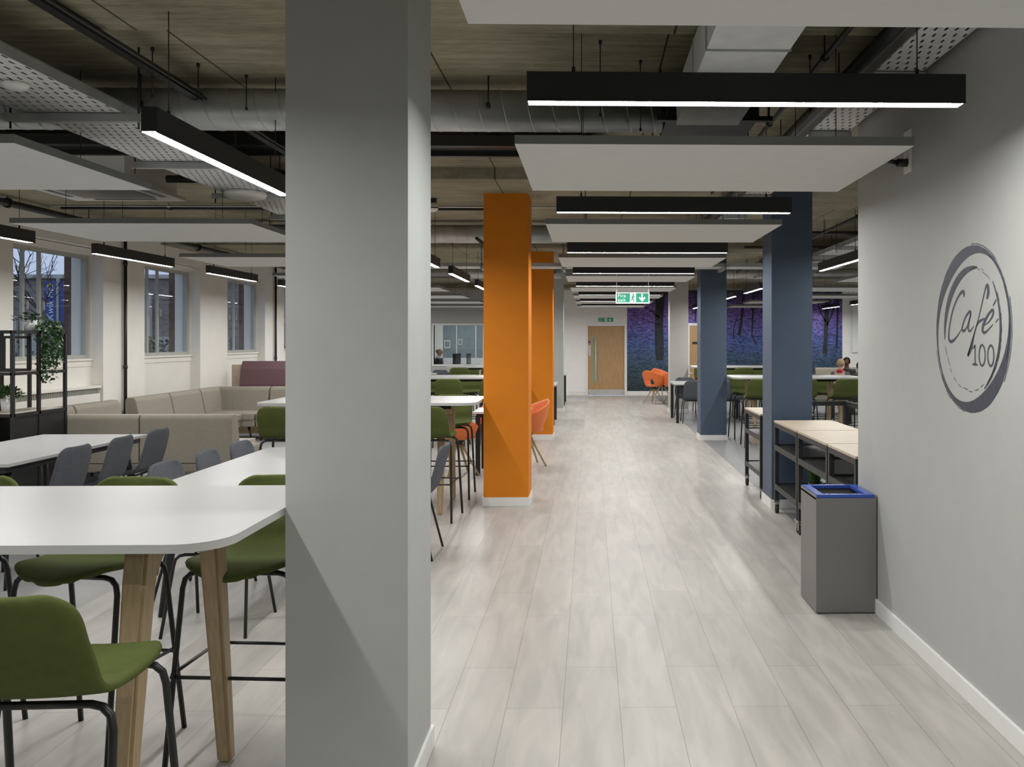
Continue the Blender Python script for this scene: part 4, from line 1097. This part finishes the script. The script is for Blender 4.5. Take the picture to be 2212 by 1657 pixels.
# ------------------------------------------------------------------ office behind the glass
f = MB(); x0, x1, z0, z1 = OW
for a, c, d, e in ((x0-.05, x1+.05, z0-.05, z0), (x0-.05, x1+.05, z1, z1+.05), (x0-.05, x0, z0, z1), (x1, x1+.05, z0, z1)): f.box(a, c, YF-.02, YF+.15, d, e)
fo = struct(f.build('window_12', 'skirting_white'))
g = MB(); g.quad((x0, YF+.06, z0), (x1, YF+.06, z0), (x1, YF+.06, z1), (x0, YF+.06, z1)); g.build('pane', 'glass', fo)
b = MB(); OX0, OX1, OY = -5.2, -2.0, YF+3.4
b.box(OX0, OX1, YF+.15, OY, -.1, 0, mi=2); b.box(OX0-.1, OX0, YF+.15, OY, 0, 2.7, mi=1); b.box(OX1, OX1+.1, YF+.15, OY, 0, 2.7, mi=1)
b.box(OX0-.1, OX1+.1, OY, OY+.1, 0, 2.7, mi=0); b.box(OX0-.1, OX1+.1, YF+.15, OY+.1, 2.7, 2.8, mi=1); b.box(OX0, OX0+.44, OY-.02, OY, 0, 2.7, mi=1); b.box(OX0, OX1, OY-.02, OY, 0, 1.0, mi=1)
struct(b.build('wall_office', ['office_wall', 'white_paint', 'plain_floor']))
b = MB()
for x in (-4.32, -3.70): b.box(x-.02, x+.02, OY-.03, OY, 1.0, 2.7)
struct(b.build('trim_1', 'skirting_white'))
t = thing('office_light', 'square ceiling light inside the glazed office', 'ceiling light', (-3.6, YF+1.6, 2.66))
b = MB(); b.box(-.62, .62, -.32, .32, .004, .04); b.build('housing', 'white_plastic', t)
b = MB(); b.quad((-.6, -.3, .002), (-.6, .3, .002), (.6, .3, .002), (.6, -.3, .002)); dd = b.build('diffuser', emit('office_diffuser', (.92, .98, 1.0), 13.0), t)
if dd.data.polygons[0].normal.z > 0: dd.data.flip_normals()
t = thing('office_desk', 'white office desk behind the office window', 'desk', (-3.42, YF+1.15, 0))
b = MB(); b.box(-.8, .8, -.35, .35, .71, .735, .002); b.build('desktop', 'laminate', t)
for sx in (-1, 1):
    b = MB(); b.box(sx*.75-.02, sx*.75+.02, -.32, .32, 0, .71); b.build('leg', 'galv_light', t)
def monitor(x, y, rz, lab):
    t = thing('monitor', lab, 'monitor', (x, y, .737), R(rz), 'office screens')
    b = MB(); b.box(-.26, .26, -.012, .012, .12, .44, .004); b.build('screen', 'screen', t)
    b = MB(); b.cyl((0, .02, .01), (0, .02, .2), .014, n=8); b.box(-.1, .1, -.07, .09, 0, .012, .003); b.build('stand', 'black_metal', t)
monitor(-3.97, YF+1.18, 74, 'black desk monitor seen almost edge-on, facing the man in the office'); monitor(-3.62, YF+1.22, 86, 'thin black desk monitor farther from the man in the office')
t = thing('desk_phone', 'dark desk phone on the office desk between the screens', 'phone', (-3.84, YF+.94, .737))
b = MB(); b.box(-.09, .09, -.09, .09, 0, .05, .01); b.build('base', 'black_metal', t); b = MB(); b.box(-.09, -.04, -.1, .1, .05, .085, .012); b.build('handset', 'black_metal', t)
t = thing('paper_stack', 'white sheets of paper leaning on the office desk', 'papers', (-3.36, YF+.98, .737))
b = MB(); b.box(-.12, .12, -.08, .08, 0, .01, rot=Matrix.Rotation(R(-38), 4, 'Y')); b.bm.verts.ensure_lookup_table()
zmin = min(v.co.z for v in b.bm.verts)
for v in b.bm.verts: v.co.z -= zmin
b.build('sheets', 'paper', t)
for x, z, w1, h1, lab in ((-4.62, 1.31, .20, .26, 'white-framed notice on the office partition behind the man'), (-4.20, 1.42, .14, .18, 'small white notice with a dark figure on the office partition')):
    t = thing('notice', lab, 'notice', (x*1.0, OY-.035, z))
    b = MB(); b.box(-w1/2, w1/2, 0, .005, 0, h1); b.build('sheet', 'paper', t); b = MB(); b.box(-w1*.38, w1*.38, -.002, 0, h1*.15, h1*.85); b.build('print', 'office_wall', t)

# ------------------------------------------------------------------ people
def skinned(name, V, E, Rr, m, parent, sub=1, root=0):
    me = bpy.data.meshes.new(name); me.from_pydata([tuple(v) for v in V], E, []); me.materials.append(M[m])
    o = bpy.data.objects.new(name, me); COL.objects.link(o); o.parent = parent
    md = o.modifiers.new('skin', 'SKIN'); md.use_smooth_shade = True
    for i, r in enumerate(Rr):
        sv = me.skin_vertices[0].data[i]; sv.radius = r if isinstance(r, tuple) else (r, r); sv.use_root = (i == root)
    sb = o.modifiers.new('sub', 'SUBSURF'); sb.levels = sub; sb.render_levels = sub
    return o
def person(loc, rz, label, skin, hair, top, legs, collar=None, bald=False, s=1.0, tie=False):
    """seated, facing +Y, seat height .44; origin on the floor below the pelvis"""
    t = thing('person', label, 'person', loc, rz)
    t.scale = (s, s, s)
    hz = 1.13
    V = [(0, 0, .52), (0, -.01, .70), (0, .0, .88), (0, .01, .97), (0, .015, 1.03), (0, .03, 1.10), (0, .025, 1.17), (0, .01, 1.21)]
    E = [(i, i+1) for i in range(7)]
    Rr = [(.13, .10), (.12, .085), (.14, .09), (.06, .055), (.05, .05), (.066, .085), (.072, .092), (.045, .06)]
    def add(v, par, r): V.append(v); E.append((par, len(V)-1)); Rr.append(r); return len(V)-1
    n_ = add((0, .115, 1.10), 5, (.014, .012)); add((0, .128, 1.085), n_, .010)     # nose
    for sx in (-1, 1):
        a = add((sx*.17, 0, .90), 2, .055); a = add((sx*.22, .04, .68), a, .042); a = add((sx*.17, .26, .66), a, .032); a = add((sx*.155, .32, .66), a, (.035, .018))
        for k, ln in enumerate((.055, .065, .07, .06)):
            q = add((sx*.155+(k-1.5)*.018, .355, .658), a, .0085); add((sx*.155+(k-1.5)*.020, .355+ln*.8, .645), q, .0075)
        q = add((sx*.155-sx*.04, .335, .655), a, .010); add((sx*.155-sx*.05, .37, .65), q, .0085)
        h = add((sx*.10, .05, .49), 0, .085); k_ = add((sx*.13, .43, .50), h, .062); f_ = add((sx*.13, .44, .10), k_, .042); f_ = add((sx*.13, .46, .045), f_, .04); add((sx*.13, .60, .032), f_, (.04, .028))
    skinned('body', V, E, Rr, skin, t)
    # clothing follows the same joints
    tv = [(0, 0, .46), (0, -.01, .70), (0, 0, .88), (0, .008, .945)]; te = [(0, 1), (1, 2), (2, 3)]; tr = [(.175, .15), (.17, .13), (.175, .125), (.075, .07)]
    for sx in (-1, 1):
        k0 = len(tv); tv += [(sx*.17, 0, .90), (sx*.22, .04, .68), (sx*.175, .24, .66)]; te += [(2, k0), (k0, k0+1), (k0+1, k0+2)]; tr += [.068, .055, .045]
    skinned('jacket', tv, te, tr, top, t)
    lv = [(0, 0, .50)]; le = []; lr = [(.15, .12)]
    for sx in (-1, 1):
        k0 = len(lv); lv += [(sx*.10, .05, .49), (sx*.13, .43, .50), (sx*.13, .44, .12)]; le += [(0, k0), (k0, k0+1), (k0+1, k0+2)]; lr += [.095, .075, .058]
    skinned('trousers', lv, le, lr, legs, t)
    b = MB(); b.ball((0, .020, 1.148), .089, (.88, 1.06, 1.0), 12)
    bmesh.ops.delete(b.bm, geom=[v for v in b.bm.verts if (v.co.y > .06 and v.co.z < 1.205) or v.co.z < 1.07 or (bald and v.co.z > 1.175) or (bald and v.co.y > .03)], context='VERTS')
    o = b.build('hair', hair, t); md = o.modifiers.new('thickness', 'SOLIDIFY'); md.thickness = .010; md.offset = 1
    for sx in (-1, 1):
        b = MB(); b.ball((sx*.076, .02, 1.11), .028, (.4, .8, 1.1), 6); b.build('ear', skin, t)
    if collar:
        b = MB(); b.lathe([(.095, .93), (.085, .97), (.068, 1.0), (.062, .995), (.075, .96), (.085, .925)], 20); b.build('collar', collar, t)
    if tie:
        b = MB(); b.box(-.022, .022, .115, .125, .72, .95, .003); b.build('tie', 'tie', t)
        b = MB(); b.prism([(-.06, .94), (.06, .94), (0, .70)], .108, .118, axis='y'); b.build('shirt_front', 'shirt', t)
    return t
person((-4.50, YF+1.12, 0), R(-88), 'grey-haired person in a dark suit and tie sitting at the office desk', 'skin', 'grey_hair', 'suit', 'suit', collar='shirt', bald=True, s=1.1, tie=True)
t = thing('office_chair', 'dark office chair under the grey-haired person', 'chair', (-4.52, YF+1.12, 0))
b = MB(); b.box(-.22, .22, -.22, .22, .38, .43, .02); b.build('seat', 'black_metal', t); b = MB(); b.cyl((0, 0, .05), (0, 0, .38), .025); b.build('post', 'black_metal', t)
b = MB()
for k in range(5):
    a = 2*pi*k/5; b.cyl((0, 0, .06), (cos(a)*.28, sin(a)*.28, .03), .018, n=6); b.ball((cos(a)*.28, sin(a)*.28, .025), .025, n=5)
b.build('wheel_base', 'black_metal', t)
b = MB(); b.box(-.33, -.29, -.2, .2, .50, .85, .015); b.box(-.31, -.20, -.03, .03, .40, .55); b.build('backrest', 'black_metal', t)
SE = .0
person((5.41, 18.42, 0), R(-35), 'blond person with a red collar over a grey top, seated beyond the bar table', 'skin', 'blond_hair', 'grey_cloth', 'navy_cloth', collar='red_cloth', s=.95)
person((6.04, 20.05, 0), R(158), 'dark-haired person in black facing the blond one, partly hidden behind them', 'skin_dark', 'black_hair', 'navy_cloth', 'navy_cloth', s=.95)
person((5.85, 18.44, 0), R(0), 'dark-haired person in black at the edge of the grey wall', 'skin_dark', 'black_hair', 'navy_cloth', 'navy_cloth', s=.90)
t = thing('pouf', 'low beige pouf under the dark-haired person facing the sofa', 'pouf', (6.04, 20.05, 0))
b = MB(); b.lathe([(0, 0), (.20, 0), (.22, .05), (.22, .34), (.20, .38), (0, .39)], 24); b.build('cushion', 'beige', t)

# ------------------------------------------------------------------ outside the windows
b = MB(); b.box(-70, XL-.25, -20, 80, -.5, -.3); struct(b.build('ground_outside', 'asphalt'))
t = thing('brick_building', 'dim brick building across the street with blue banners', 'building', (0, 0, 0))
b = MB(); b.box(-46, -13, 33.6, 40, -.4, 3.95); b.build('wall', 'facade', t); b = MB(); b.box(-46.2, -12.8, 33.4, 40, 3.95, 4.1); b.build('parapet', 'window_grey', t)
b = MB(); b.box(-44, -14, 33.5, 33.6, .2, 1.7); b.build('shopfront', 'window_grey', t)
def banner(x0, x1, z0, z1, lab, txt=False):
    t = thing('banner', lab, 'banner', ((x0+x1)/2, 33.3, z0), 0, 'blue banners on the building outside')
    w1 = x1-x0
    b = MB(); b.box(-w1/2, w1/2, 0, .03, 0, z1-z0); b.build('panel', 'banner', t); b = MB(); b.box(w1/2+.02, w1/2+.1, -.02, .1, -z0-.3, z1-z0+.1); b.build('post', 'window_grey', t)
    if txt:
        text('Kwik Fit', .36, (.12, -.004, .12), 'sign_white', t, rot=(R(90), R(-90), 0), name='lettering', ext=.002, bold=0, shear=.25)
        b = MB(); P = [(-.12, 1.46), (0.0, 1.58), (.12, 1.46), (.12, 1.38), (0, 1.50), (-.12, 1.38)]; b.prism(P, -.005, 0, axis='y'); b.build('chevron', 'banner_yellow', t)
banner(-20.95, -20.5, 2.2, 3.85, 'blue banner with white vertical lettering outside the closest window', True)
banner(-20.35, -19.8, 2.2, 3.85, 'blue banner beside the lettered one outside the closest window')
banner(-23.3, -22.5, 2.7, 3.7, 'short blue banner high outside the closest window, further left')
banner(-22.9, -22.1, 1.0, 2.4, 'lower blue banner outside the closest window')
banner(-18.0, -17.0, 2.0, 3.3, 'blue banner seen through the second window', True)
def outside_tree(x, y, h, lab):
    t = thing('bare_tree', lab, 'tree', (x, y, -.3)); b = MB(); r = random.Random(int(x*7))
    def br(p, d, L, rad, dep):
        q = p+d*L; b.tube([p, (p+q)/2+Vector((r.uniform(-.1, .1)*L, r.uniform(-.1, .1)*L, 0)), q], [rad, rad*.85, rad*.7], 5, cap=False)
        if dep == 0: return
        for _ in range(3):
            e = (d+Vector((r.uniform(-.8, .8), r.uniform(-.8, .8), r.uniform(-.1, .6)))).normalized(); br(p+d*L*r.uniform(.55, 1), e, L*.72, rad*.6, dep-1)
    br(Vector((0, 0, 0)), Vector((0, 0, 1)), h*.38, .07, 4); b.build('branches', 'bark', t)
outside_tree(-17.2, 28.5, 6.5, 'bare winter tree outside the closest window'); outside_tree(-21.5, 30.5, 6.5, 'bare winter tree further left outside the closest window')
t = thing('shrubs', 'low dark hedge outside the second window', 'hedge', (-12.5, 23.0, -.3)); t['kind'] = 'stuff'
b = MB(); r = random.Random(5)
for k in range(2600):
    c = Vector((r.gauss(0, 1.4), r.gauss(0, .6), r.uniform(0, 1.9)*(1-.0))); leaf_verts(b.bm, c, (r.uniform(-1, 1), r.uniform(-1, 1), r.uniform(-1, 1)), (r.uniform(-1, 1), r.uniform(-1, 1), 1), .16, .05)
b.build('foliage', 'hedge', t)
for k, (y0, y1) in enumerate(bays):
    if y0 < 8 or y0 > 17: continue
    b = MB(); b.box(XL-.37, XL-.30, y1+.05, y1+.17, -.3, 3.2); tag(b.build('brick_pier', 'brick'), 'brick pier just outside the %s window' % ORD[round((y0-9.62)/2.78)], 'brick pier', 'brick piers outside the windows')
